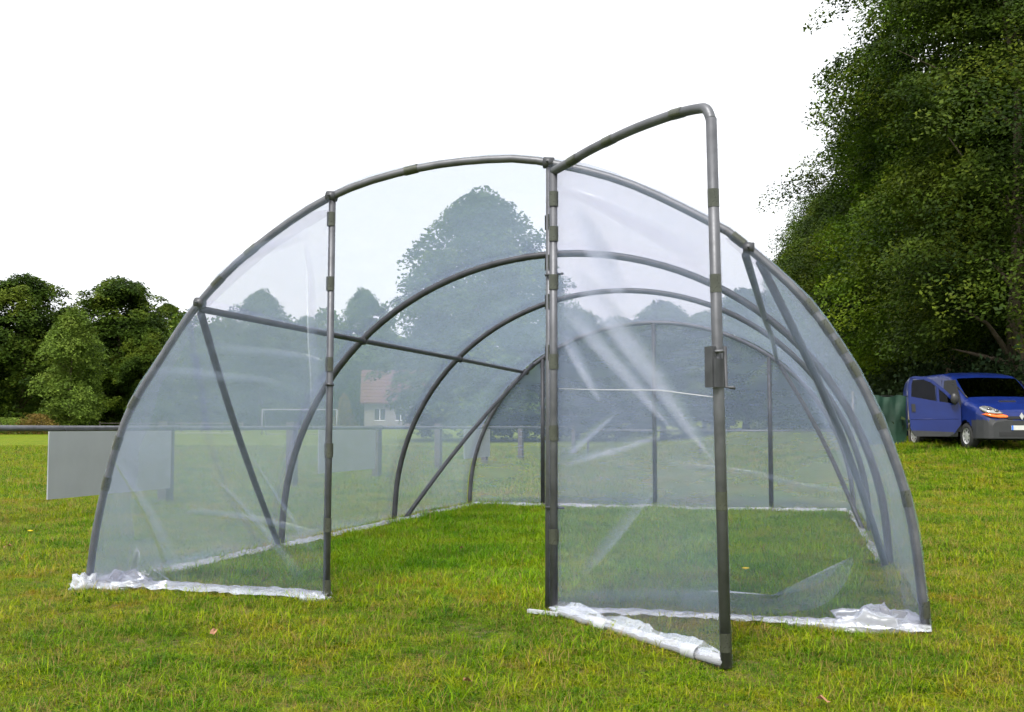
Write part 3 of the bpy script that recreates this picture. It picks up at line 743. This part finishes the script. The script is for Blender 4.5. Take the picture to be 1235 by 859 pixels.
# open door: hinged at the front pillar, standing nearly square to the body
DR = empty('open_door', (-.965, 1.10, 0), R(180 - 12)); DR.parent = VAN; DR['label'] = 'blue front door of the van, swung wide open'
fn = lambda a, b, d: (a, .035 - d, b)
MB().prism([(.0, .62), (.16, .40), (.26, .33), (1.08, .33), (1.20, .48), (1.24, 1.0), (1.25, 1.32), (.75, 1.22), (.03, 1.10), (.0, 1.0)], fn, .07).build('door_panel', M_BLUE, DR)
MB().prism([(.20, .36), (.30, .31), (1.10, .31), (1.17, .42), (1.18, .46), (.18, .42)], lambda a, b, d: (a, .042 - d, b), .084).build('sill_strip', M_BUMPER, DR)
fr_ = [(.03, 1.12), (.35, 1.46), (.66, 1.72), (.85, 1.80), (1.08, 1.815), (1.19, 1.79), (1.235, 1.62), (1.25, 1.30)]
m = MB()
for (a0, b0), (a1, b1) in zip(fr_[:-1], fr_[1:]):
    d_ = math.hypot(a1 - a0, b1 - b0); na, nb = (b1 - b0) / d_ * .075, -(a1 - a0) / d_ * .075
    m.prism([(a0, b0), (a1, b1), (a1 + na, b1 + nb), (a0 + na, b0 + nb)], lambda a, b, d: (a, .032 - d, b), .064)
m.prism([(.50, 1.18), (.56, 1.18), (.58, 1.62), (.52, 1.60)], lambda a, b, d: (a, .028 - d, b), .056)
m.build('window_frame', M_BLUE, DR)
MB().prism([(.58, 1.19), (1.2, 1.29), (1.17, 1.72), (.84, 1.73), (.60, 1.62)], lambda a, b, d: (a, .006 - d, b), .012).build('window_pane', M_GLASS, DR)
MB().prism([(.10, 1.12), (.50, 1.17), (.52, 1.56), (.36, 1.42)], lambda a, b, d: (a, .006 - d, b), .012).build('quarter_pane', M_GLASS, DR)
MB().prism([(1.08, .93), (1.17, .93), (1.18, 1.12), (1.09, 1.12)], lambda a, b, d: (a, .062 - d, b), .03).build('handle', M_BLACK, DR)
MB().tube([(.05, .03, .74), (1.2, .038, .74)], .008, 6).build('crease_line', M_BLUE, DR, True)
mr = MB().sphere((0, 0, 0), (.10, .07, .15), 12, 8).build('mirror', M_BLACK, DR, True); mr.location = (.17, .16, 1.24)
MB().tube([(.12, .03, 1.14), (.16, .14, 1.18)], .02, 8).build('mirror_arm', M_BLACK, DR, True)
# ------------------------------------------------------------------ trees
rng = np.random.default_rng(11)
def leaf_quads(C, N_, size, asp=.62):
    """C (n,3) centres, N_ (n,3) normals -> rhombic leaves"""
    n = len(C); t = rng.normal(size=(n, 3)); N_ = N_ / np.linalg.norm(N_, axis=1, keepdims=True)
    t -= N_ * (t * N_).sum(1, keepdims=True); t /= np.linalg.norm(t, axis=1, keepdims=True); b = np.cross(N_, t)
    s = (size * rng.uniform(.65, 1.35, n))[:, None]
    fold = N_ * s * .10
    V = np.stack([C - t * s * .5, C + b * s * asp * .5 - fold + t * s * .06, C + t * s * .55, C - b * s * asp * .5 - fold + t * s * .06], 1).reshape(-1, 3)
    F = np.arange(4 * n).reshape(n, 4); return V, F

def crown_points(H, Rr, z0, ncl, nleaf, kind, cs):
    """clump centres inside an uneven crown envelope, then leaves round each"""
    ph = rng.uniform(0, 6.28, 8)
    def env(t, a):
        if kind == 'round': e = np.sin(np.pi * np.clip(t * .93 + .05, 0, 1) ** .85) ** .55
        elif kind == 'oval': e = np.sin(np.pi * np.clip(t * .94 + .05, 0, 1) ** .75) ** .7
        elif kind == 'wood': e = np.clip(np.sin(np.pi * np.clip(t * .72 + .25, 0, 1)) ** .7, 0, 1)
        else: e = np.clip((1 - t) ** .75 * (1 - .25 * (1 - t) ** 6), .02, 1)
        lob = 1 + .22 * np.sin(2 * a + ph[0] + 3 * t) + .16 * np.sin(3 * a + ph[1] - 7 * t) + .12 * np.sin(5 * a + 11 * t + ph[2]) + .10 * np.sin(13 * t + ph[3] + a)
        return Rr * e * lob
    t = rng.uniform(0, 1, ncl) ** .85; a = rng.uniform(0, 2 * np.pi, ncl); fr = rng.uniform(.18, 1.0, ncl) ** .5
    r = env(t, a) * fr * rng.normal(.92, .055, ncl)
    top_dome = (1 - fr ** 2) * .06 * H
    C = np.stack([r * np.cos(a), r * np.sin(a), z0 + t * (H - z0) + rng.normal(0, .12, ncl)], 1)
    per = max(1, nleaf // ncl); out = []; nor = []
    for c_, tt, aa, ff in zip(C, t, a, fr):
        big = rng.uniform(.45, 1.4); k = int(per * big ** 1.6) + 4; sz = cs * big
        o = np.array([math.cos(aa), math.sin(aa), 0]); tilt = rng.uniform(.15, .6)
        g = rng.normal(size=(k, 3)); g *= (rng.uniform(.15, 1, k) ** .45 / np.linalg.norm(g, axis=1))[:, None]; g *= np.array([1, 1, .5]) * sz; g += rng.normal(0, .045 * sz, (k, 3))
        g[:, 2] -= (g @ o) * tilt + .10 * (g[:, 0] ** 2 + g[:, 1] ** 2) / max(sz, .1)     # boughs droop outwards
        out.append(c_ + g)
        m_ = rng.normal(size=(k, 3)) * .5 + np.array([0, 0, .9]) + o * .45; nor.append(m_)
    return np.concatenate(out), np.concatenate(nor), C

def tree_meshes(nm, H, Rr, z0, ncl, nleaf, leaf, kind, mat, cs, tr=None, limbs=16):
    Pn, Nn, C = crown_points(H, Rr, z0, ncl, nleaf, kind, cs)
    V, F = leaf_quads(Pn, Nn, leaf)
    crown = np_mesh(nm + '_crown', V, F, mat)
    tr = tr or H * .022; m = MB(); wob = [rng.normal(0, .012 * H, 2) for _ in range(9)]
    axis = [(wob[i][0] * (i / 8), wob[i][1] * (i / 8), H * .86 * i / 8 - .15) for i in range(9)]
    m.tube(axis, [tr * (1.35 if i == 0 else 1) * (1 - .88 * i / 8) for i in range(9)], 9)
    idx = rng.choice(len(C), min(limbs, len(C)), replace=False)
    for i in idx:
        c_ = C[i]; zb = max(H * .12, min(H * .75, c_[2] - math.hypot(c_[0], c_[1]) * rng.uniform(.5, .9)))
        k = zb / (H * .86) * 8; j = int(min(7, k)); f = k - j; b = Vector(axis[j]).lerp(Vector(axis[j + 1]), f)
        e = Vector(c_); e = b.lerp(e, .66); mid = b.lerp(e, .5) + Vector((0, 0, .07 * H * rng.uniform(-.2, .6)))
        r0 = tr * .42 * (1 - zb / H)
        m.tube([b, b.lerp(mid, .5) + Vector((0, 0, .01 * H)), mid, mid.lerp(e, .55), e], [r0, r0 * .8, r0 * .55, r0 * .35, r0 * .12], 6)
    return crown, m.mesh(nm + '_trunk', M_BARK, True)

L_WOOD = foliage('wood_leaves', (.014, .029, .004), (.040, .068, .006), (.088, .112, .010), .3, .55)
L_WOOD2 = foliage('wood_leaves_skylit', (.024, .050, .005), (.072, .13, .007), (.15, .20, .013), .34, .5)  # brighter leaf copy; skylight on the upper wood is put into its colour
L_FAR = foliage('far_leaves', (.020, .041, .005), (.052, .090, .009), (.105, .14, .015), .3, .35)
L_LIGHT = foliage('light_leaves', (.085, .135, .022), (.125, .19, .03), (.17, .23, .04), .35, .4)
L_CON = foliage('needles_and_shaded_undergrowth', (.018, .035, .014), (.028, .05, .02), (.045, .065, .025), .2, .5)  # also on the undergrowth, where its darkness stands for canopy shade
L_DRY = foliage('rusty_leaves', (.14, .085, .025), (.17, .12, .03), (.20, .15, .05), .3, .8)
PROTO = {
    'wa': tree_meshes('wood_a', 17, 5.2, 2.6, 290, 140000, .125, 'wood', L_WOOD, 1.25, .30, 26),
    'wb': tree_meshes('wood_b', 17, 5.0, 2.8, 270, 140000, .125, 'wood', L_WOOD2, 1.2, .28, 26),
    'wc': tree_meshes('wood_c', 15, 4.6, 2.2, 240, 110000, .13, 'oval', L_WOOD, 1.2, .26, 22),
    'fa': tree_meshes('far_a', 16, 5.6, .6, 230, 52000, .27, 'round', L_FAR, 1.25, .30, 20),
    'fb': tree_meshes('far_b', 16, 5.2, .4, 250, 52000, .26, 'oval', L_FAR, 1.15, .28, 20),
    'lt': tree_meshes('light_a', 10, 2.9, .3, 170, 26000, .20, 'oval', L_LIGHT, .95, .14, 14),
    'co': tree_meshes('conifer', 16, 3.0, .8, 260, 30000, .22, 'cone', L_CON, 1.0, .22, 20),
}
def tree(proto, X, Y, top, label, name='deciduous_tree', cat='tree', group=None, rz=None, wide=1.0, H0=None):
    """top = height of the crown's tip above sea level of the scene"""
    cr_, tk = PROTO[proto]; g = hz(X, Y); base_h = max(v[2] for v in ((w.co) for w in cr_.vertices[::97])) if H0 is None else H0
    s = (top - g) / base_h
    r = empty(name, (X, Y, g), rng.uniform(0, 6.28) if rz is None else rz); r.scale = (s * wide, s * wide, s)
    tag(r, label, cat, group)
    link('trunk', tk, r); link('crown', cr_, r); return r
def px(x, Y): return (x - 617.5) / 1318.8 * Y
def topz(y, Y): return 1.1 + (515 - y) / 1318.8 * Y
HT = {k: float(np.percentile(np.array([v.co.z for v in PROTO[k][0].vertices]), 99.7)) for k in PROTO}
def T(proto, x, Y, y, label, **k): return tree(proto, px(x, Y), Y, topz(y, Y), label, H0=HT[proto], **k)
# far left of the field
T('fa', 25, 126, 333, 'round topped tree at the left edge of the picture', wide=1.15)
T('fb', -45, 122, 345, 'dense tree half out of view at the far left', wide=.95)
T('fa', 138, 132, 337, 'broad dark tree with gaps in its top, behind the pale green one', wide=1.15)
T('fb', 78, 138, 372, 'dark tree between the two broad trees on the left', wide=1.1)
T('lt', 84, 112, 374, 'pale green upright tree standing before the dark left trees', wide=1.0)
T('fb', 176, 128, 392, 'low dark tree just left of the tunnel hoop', wide=1.1)
T('fa', 120, 141, 400, 'low dark tree filling the gap behind the pale green one', wide=1.5)
T('fa', 20, 141, 395, 'low dark tree under the round topped left tree', wide=1.5)
T('co', 161, 165, 341, 'narrow conifer tip poking above the left trees', name='conifer_tree')
T('fb', 199, 235, 366, 'distant tree on the hillside left of the tunnel', wide=1.5)
T('fa', 216, 240, 384, 'distant hill tree beside the left of the hoop')
T('fa', 255, 134, 392, 'tree seen through the film above the left brace', wide=.85)
T('fb', 313, 130, 352, 'tall rounded tree seen through the left end film', wide=1.0)
T('fa', 368, 138, 384, 'lower tree seen beside the left door post through film', wide=.9)
T('fb', 437, 145, 350, 'rounded tree seen through the open doorway left of the tallest tree', wide=.85)
T('fa', 500, 150, 405, 'low tree seen between house and tallest tree', wide=.9)
T('fb', 580, 76, 233, 'tallest tree seen through the roof film in the doorway', wide=1.18)
T('fa', 630, 80, 300, 'bulky tree at the right flank of the tallest tree', wide=1.0)
T('fb', 528, 82, 345, 'bulky tree at the left flank of the tallest tree', wide=.95)
T('fa', 475, 156, 420, 'low tree behind the red roofed house')
for x, Y, y, lb in ((695, 80, 375, 'leftmost'), (745, 76, 385, 'second from left'), (800, 80, 365, 'third from left'), (850, 74, 378, 'third from right'), (900, 78, 350, 'second from right'), (955, 72, 362, 'rightmost')):
    T('fa' if x % 2 else 'fb', x, Y, y, 'tree behind the tunnel back wall, %s of six' % lb, group='trees behind the tunnel', wide=1.35)
# the wood on the right
W = [('wa', 14.6, 31.5, 17.5, 'big leafy tree of the wood right behind the blue van'),
     ('wb', 15.3, 38.0, 18.5, 'bright green tree rising highest in the wood, left of the van'),
     ('wc', 16.2, 45.0, 16.0, 'dark tree of the wood next left of the bright green one'),
     ('wa', 18.6, 52.0, 16.5, 'dark tree on the sloping outline of the wood'),
     ('wc', 17.6, 59.0, 14.0, 'lower tree on the sloping outline of the wood'),
     ('wb', 19.5, 67.0, 15.5, 'tree near the far end of the wood edge'),
     ('wc', 19.8, 76.0, 13.5, 'last tree at the far end of the wood edge'),
     ('wb', 20.2, 33.0, 18.0, 'tree in the second row of the wood at the right picture edge'),
     ('wa', 21.5, 41.0, 19.5, 'tall tree in the second row behind the bright green one'),
     ('wb', 22.5, 50.0, 18.5, 'second row tree in the middle of the wood'),
     ('wa', 24.5, 60.0, 17.5, 'second row tree towards the far end of the wood'),
     ('wc', 26.0, 31.0, 18.0, 'inner tree of the wood past the right picture edge'),
     ('wc', 28.5, 44.0, 18.0, 'inner tree deep in the wood'), ('wa', 27.0, 72.0, 16.0, 'inner tree at the far end of the wood')]
for pr, X, Y, tp, lb in W: tree(pr, X, Y, tp, lb, name='woodland_tree', group='trees of the wood', H0=HT[pr])
# undergrowth along the foot of the wood: one mass of leaves, canopy shade put into their dark colour
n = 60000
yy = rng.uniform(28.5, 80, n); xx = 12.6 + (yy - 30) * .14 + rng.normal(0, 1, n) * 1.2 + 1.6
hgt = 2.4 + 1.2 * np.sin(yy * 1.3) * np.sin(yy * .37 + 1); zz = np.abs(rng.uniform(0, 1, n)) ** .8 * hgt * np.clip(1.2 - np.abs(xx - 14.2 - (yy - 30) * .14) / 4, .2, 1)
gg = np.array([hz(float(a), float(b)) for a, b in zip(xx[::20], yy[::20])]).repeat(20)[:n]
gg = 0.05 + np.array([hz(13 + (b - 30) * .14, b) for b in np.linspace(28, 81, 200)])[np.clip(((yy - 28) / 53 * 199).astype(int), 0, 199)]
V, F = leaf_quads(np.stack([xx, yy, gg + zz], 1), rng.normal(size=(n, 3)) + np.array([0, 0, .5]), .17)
tag(link('undergrowth', np_mesh('undergrowth', V, F, L_CON)), 'leafy undergrowth, coloured dark for shade, along the foot of the wood', kind='stuff')
# far woods closing the horizon
n = 110000
th = rng.uniform(-.75, .75, n); dist = rng.uniform(175, 215, n); xx = np.sin(th) * dist; yy = np.cos(th) * dist
top_ = 13 + 2.5 * np.sin(th * 31) + 2 * np.sin(th * 67 + 1) + 1.4 * np.sin(th * 143); top_ = np.where(th < -.31, top_ * .0 + 1.5, top_)
g_ = np.array([hz(float(a), float(b)) for a, b in zip(xx, yy)])
V, F = leaf_quads(np.stack([xx, yy, g_ + rng.uniform(0, 1, n) ** .7 * top_], 1), rng.normal(size=(n, 3)) + np.array([0, 0, .6]), .9)
tag(link('distant_wood', np_mesh('distant_wood', V, F, L_FAR)), 'far dark wood closing the horizon behind the field', kind='stuff')
# hedge along the far side of the field
n = 26000
xx = rng.uniform(-62, 8, n); yy = 146 + rng.normal(0, 1.3, n); hh = 3.4 + 1.0 * np.sin(xx * .7) * np.sin(xx * .23 + 1) + .6 * np.sin(xx * 2.1)
g_ = np.array([hz(float(a), 146.0) for a in np.linspace(-62, 8, 141)])[((xx + 62) * 2).astype(int)]
V, F = leaf_quads(np.stack([xx, yy, g_ + rng.uniform(0, 1, n) ** .8 * hh], 1), rng.normal(size=(n, 3)) + np.array([0, -.3, .6]), .42)
tag(link('hedge', np_mesh('hedge', V, F, L_FAR)), 'dark hedge along the far side of the field', kind='stuff')
# reeds and a rusty bush by the far left pond edge
def bush(X, Y, w, h, n, leaf, mat, label, name, cat):
    C = rng.normal(size=(n, 3)) * np.array([w * .4, w * .3, 0]); C[:, 2] = rng.uniform(.02, 1, n) ** .8 * h * np.exp(-(C[:, 0] / (w * .7)) ** 2)
    Nn = rng.normal(size=(n, 3)) + np.array([0, -.3, .4]); V, F = leaf_quads(C, Nn, leaf, .4)
    o = empty(name, (X, Y, hz(X, Y))); tag(o, label, cat)
    link('foliage', np_mesh(name, V, F, mat), o)
    m = MB()
    for k in range(7): a = rng.uniform(-1, 1, 2) * w * .25; m.tube([(a[0] * .4, a[1] * .4, -.05), (a[0], a[1], h * .7)], .03, 5)
    m.build('stems', M_BARK, o)
bush(px(45, 108), 108, 3.0, 2.1, 2600, .22, L_DRY, 'rust coloured bush in front of the far left trees', 'rusty_bush', 'bush')
bush(px(12, 109), 109, 4.5, 1.7, 3200, .22, L_LIGHT, 'pale green reeds at the far left beside the rusty bush', 'reed_clump', 'reeds')
bush(px(-25, 109), 109, 5.0, 1.9, 3200, .22, L_FAR, 'dark bush past the reeds at the left edge', 'dark_bush', 'bush')
bush(px(415, 128), 128, 1.6, 4.3, 1600, .22, L_DRY, 'slim orange brown shrub left of the red roofed house', 'orange_shrub', 'bush')
# ------------------------------------------------------------------ grass blades
def blade_mat(name, cols, trans=.35):
    M = Mat(name); g = M.n('NewGeometry')
    a = M.noise(.9, 4, g.outputs['Position']); b = M.noise(4.5, 3, g.outputs['Position'])
    c1 = M.ramp(M.math('ADD', M.math('MULTIPLY', a, .6), M.math('MULTIPLY', b, .4)), cols)
    c2 = M.ramp(g.outputs['Random Per Island'], [(0, (.40, .5, .4)), (.5, (.95, .97, .9)), (.85, (1.15, 1.1, .9)), (.95, (1.4, 1.2, 1.5)), (1, (1.8, 1.5, 3.5))])
    c = M.mix(1, c1, c2, 'MULTIPLY')
    p = M.n('BsdfPrincipled', Roughness=.55); p.inputs['Specular IOR Level'].default_value = .12; t = M.n('BsdfTranslucent')
    M.l(c, p.inputs['Base Color']); M.l(c, t.inputs['Color'])
    return M.end(M.shader_mix(trans, p.outputs[0], t.outputs[0]))
B_GREEN = blade_mat('grass_blades', [(.39, (.095, .215, .002)), (.47, (.175, .285, .003)), (.55, (.265, .315, .005)), (.65, (.31, .22, .016))])
B_DEEP = blade_mat('deep_blades', [(.40, (.045, .125, .002)), (.60, (.08, .18, .003))])
B_DRY = blade_mat('dry_blades', [(.35, (.20, .16, .04)), (.65, (.30, .22, .07))])
def tuft(nm, nb, h, spread, lean, w, mat, seed):
    r_ = np.random.default_rng(seed); V = []; F = []
    for k in range(nb):
        a = r_.uniform(0, 6.28); rad = spread * math.sqrt(r_.uniform()); x0, y0 = rad * math.cos(a), rad * math.sin(a)
        az = r_.uniform(0, 6.28); L = h * r_.uniform(.45, 1.15); ln = lean * r_.uniform(.2, 1.6); ww = w * r_.uniform(.6, 1.3)
        dx, dy = math.cos(az), math.sin(az); sx, sy = -dy, dx; b = len(V)
        for i, (t, wf) in enumerate(((0, .8), (.4, 1), (.75, .7))):
            o = ln * L * t * t; z = L * t * max(.18, 1 - .42 * ln * t)
            for sg in (-1, 1): V.append((x0 + dx * o + sx * ww * wf * .5 * sg, y0 + dy * o + sy * ww * wf * .5 * sg, z))
        o = ln * L; V.append((x0 + dx * o, y0 + dy * o, L * max(.12, 1 - .46 * ln)))
        F += [(b, b+1, b+3, b+2), (b+2, b+3, b+5, b+4), (b+4, b+5, b+6)]
    me = bpy.data.meshes.new(nm); me.from_pydata(V, [], F); me.materials.append(mat); me.update()
    return bpy.data.objects.new(nm, me)
TC = bpy.data.collections.new('grass_tufts')
defs = [(22, .055, .06, 1.3, .0042, B_GREEN), (24, .045, .07, 1.7, .004, B_GREEN), (18, .075, .05, 1.1, .0045, B_GREEN), (22, .04, .07, 1.9, .005, B_GREEN),
        (12, .11, .05, 1.5, .004, B_GREEN), (24, .05, .06, 1.5, .0045, B_GREEN), (10, .085, .07, 1.8, .003, B_DRY), (14, .035, .05, 1.6, .011, B_GREEN), (12, .05, .06, 1.9, .0035, B_DRY), (6, .13, .07, 2.1, .0032, B_DRY), (20, .05, .06, 1.2, .0045, B_DEEP), (16, .07, .05, 1.0, .006, B_DEEP)]
for i, d in enumerate(defs): TC.objects.link(tuft('tuft', *d, seed=40 + i))

M_THATCH = simple('thatch', (.075, .07, .015), .95, var=.5, scale=9)
def gn_scatter(density, seed, smin, smax, coll, base_):
    ng = bpy.data.node_groups.new('grass_scatter', 'GeometryNodeTree')
    ng.interface.new_socket('Geometry', in_out='INPUT', socket_type='NodeSocketGeometry'); ng.interface.new_socket('Geometry', in_out='OUTPUT', socket_type='NodeSocketGeometry')
    N = ng.nodes.new; gi = N('NodeGroupInput'); go = N('NodeGroupOutput')
    dp = N('GeometryNodeDistributePointsOnFaces'); dp.inputs['Density'].default_value = density; dp.inputs['Seed'].default_value = seed
    ci = N('GeometryNodeCollectionInfo'); ci.inputs['Collection'].default_value = coll; ci.inputs['Separate Children'].default_value = True; ci.inputs['Reset Children'].default_value = True
    ip = N('GeometryNodeInstanceOnPoints'); ip.inputs['Pick Instance'].default_value = True
    rr = N('FunctionNodeRandomValue'); rr.data_type = 'FLOAT_VECTOR'; rr.inputs[0].default_value = (-.12, -.12, 0); rr.inputs[1].default_value = (.12, .12, 6.283)
    rs = N('FunctionNodeRandomValue'); rs.data_type = 'FLOAT'; rs.inputs[2].default_value = smin; rs.inputs[3].default_value = smax; rs.inputs['Seed'].default_value = 5
    pos = N('GeometryNodeInputPosition'); nz = N('ShaderNodeTexNoise'); nz.inputs['Scale'].default_value = 1.4; nz.inputs['Detail'].default_value = 3
    mr = N('ShaderNodeMapRange'); mr.inputs['From Min'].default_value = .3; mr.inputs['From Max'].default_value = .7; mr.inputs['To Min'].default_value = .55; mr.inputs['To Max'].default_value = 1.3
    mu = N('ShaderNodeMath'); mu.operation = 'MULTIPLY'
    l = ng.links.new; jg = N('GeometryNodeJoinGeometry')
    l(gi.outputs[0], dp.inputs['Mesh']); l(dp.outputs['Points'], ip.inputs['Points']); l(ci.outputs[0], ip.inputs['Instance'])
    l(rr.outputs[0], ip.inputs['Rotation']); l(pos.outputs[0], nz.inputs['Vector']); l(nz.outputs['Fac'], mr.inputs['Value'])
    l(mr.outputs[0], mu.inputs[0]); l(rs.outputs[1], mu.inputs[1]); l(mu.outputs[0], ip.inputs['Scale']); l(ip.outputs[0], jg.inputs[0])
    if base_: l(gi.outputs[0], jg.inputs[0])
    l(jg.outputs[0], go.inputs[0])
    return ng
def patch(y0, y1, density, seed, smin, smax, label, step, base_=False):
    ys_ = np.linspace(y0, y1, max(3, int((y1 - y0) / step) + 1)); nxp = 40; V = []; F = []
    for y in ys_:
        w = y * .50 + 1.6
        V += [(x, y, hz(x, y) + (.012 if base_ else -.004)) for x in np.linspace(-w, w, nxp)]
    for j in range(len(ys_) - 1): F += [(j*nxp+i, j*nxp+i+1, (j+1)*nxp+i+1, (j+1)*nxp+i) for i in range(nxp - 1)]
    o = link('grass', np_mesh('grass', V, F, M_THATCH, True)); tag(o, label, kind='stuff')
    m = o.modifiers.new('scatter', 'NODES'); m.node_group = gn_scatter(density, seed, smin, smax, TC, base_)
patch(3.6, 8.2, 2100, 1, .40, .95, 'thick short lawn grass in the foreground', .15, True)
patch(8.2, 16.5, 850, 2, .6, 1.2, 'lawn grass inside and around the tunnel', .3)
patch(16.5, 34, 170, 3, 1.0, 1.9, 'lawn grass between railing and wood', .6)
patch(34, 62, 30, 4, 1.6, 2.8, 'grass of the far field', 1.5)
# lusher sheltered grass under the tunnel
B_LUSH = blade_mat('lush_blades', [(.39, (.10, .25, .002)), (.48, (.16, .325, .003)), (.62, (.245, .36, .005))])
TL = bpy.data.collections.new('lush_tufts')
for i, d in enumerate(((20, .075, .06, 1.0, .0045, B_LUSH), (18, .10, .05, .9, .0045, B_LUSH), (22, .06, .07, 1.3, .005, B_LUSH), (8, .15, .05, .6, .0035, B_LUSH))): TL.objects.link(tuft('lush_tuft', *d, seed=80 + i))
V = []; F = []
for j in range(29):
    for i in range(19):
        w = ORI + AX * (-2.45 + 4.9 * i / 18) + DV * (.25 + 8.0 * j / 28); V.append((w.x, w.y, hz(w.x, w.y) - .004))
F = [(j*19+i, j*19+i+1, (j+1)*19+i+1, (j+1)*19+i) for j in range(28) for i in range(18)]
o = link('grass', np_mesh('grass', V, F, M_THATCH, True)); tag(o, 'longer bright green grass under the tunnel', kind='stuff')
m = o.modifiers.new('scatter', 'NODES'); m.node_group = gn_scatter(520, 9, .6, 1.25, TL, False)
# small weeds, fallen leaves and a dandelion in the lawn
M_DEAD = simple('dead_leaf', (.24, .12, .06), .8, var=.3, scale=30)
M_YEL = simple('yellow_petal', (.85, .62, .02), .6)
M_WEED = simple('weed_leaf', (.09, .16, .01), .55, var=.2, scale=20)
def flat_leaf(x, y, s, rz, label):
    out = [(-.5, 0), (-.3, .22), (0, .3), (.3, .2), (.55, 0), (.3, -.22), (0, -.28), (-.3, -.2)]
    vs = [(a * s, b * s, .012 * math.sin(a * 6) + .25 * s * abs(b)) for a, b in out] + [(0, 0, -.002)]
    o = MB().add(vs, [(i, (i + 1) % 8, 8) for i in range(8)]).build('fallen_leaf', M_DEAD)
    o.location = (x, y, hz(x, y) + .065); o.rotation_euler = (.15, -.1, rz); tag(o, label, 'leaf', 'fallen leaves on the lawn')
def gpx(x, y): 
    Y = CAM_H / ((y - 515) / 1318.8); return px(x, Y), Y
for i, (x, y, s, lb) in enumerate(((13, 666, .07, 'dry brown leaf on the grass at the left edge of the picture'), (262, 761, .06, 'dry brown leaf on the grass below the left end film'),
        (988, 826, .06, 'pale dry leaf on the grass right of the door foot'), (565, 806, .05, 'dry brown leaf on the grass in the middle foreground'), (557, 668, .05, 'small dry leaf on the grass inside the doorway'))):
    flat_leaf(*gpx(x, y), s, i * 1.3, lb)
def dandelion(x, y, hgt, label):
    o = empty('dandelion', (x, y, hz(x, y))); tag(o, label, 'flower')
    MB().tube([(0, 0, 0), (.006, 0, hgt * .5), (0, .004, hgt)], .0025, 5).build('stem', M_WEED, o)
    m = MB()
    for k in range(16):
        a = 2 * math.pi * k / 16; c, s_ = math.cos(a), math.sin(a); m.add([(0, 0, hgt), (c*.022 - s_*.005, s_*.022 + c*.005, hgt + .008), (c*.027, s_*.027, hgt + .004), (c*.022 + s_*.005, s_*.022 - c*.005, hgt + .008)], [(0, 1, 2, 3)])
    m.sphere((0, 0, hgt + .003), (.013, .013, .008), 8, 5); m.build('flower_head', M_YEL, o)
dandelion(*gpx(897, 705), .12, 'yellow dandelion inside the tunnel right of the door stile')
dandelion(*gpx(40, 648), .07, 'yellow flower in the grass below the grey board')
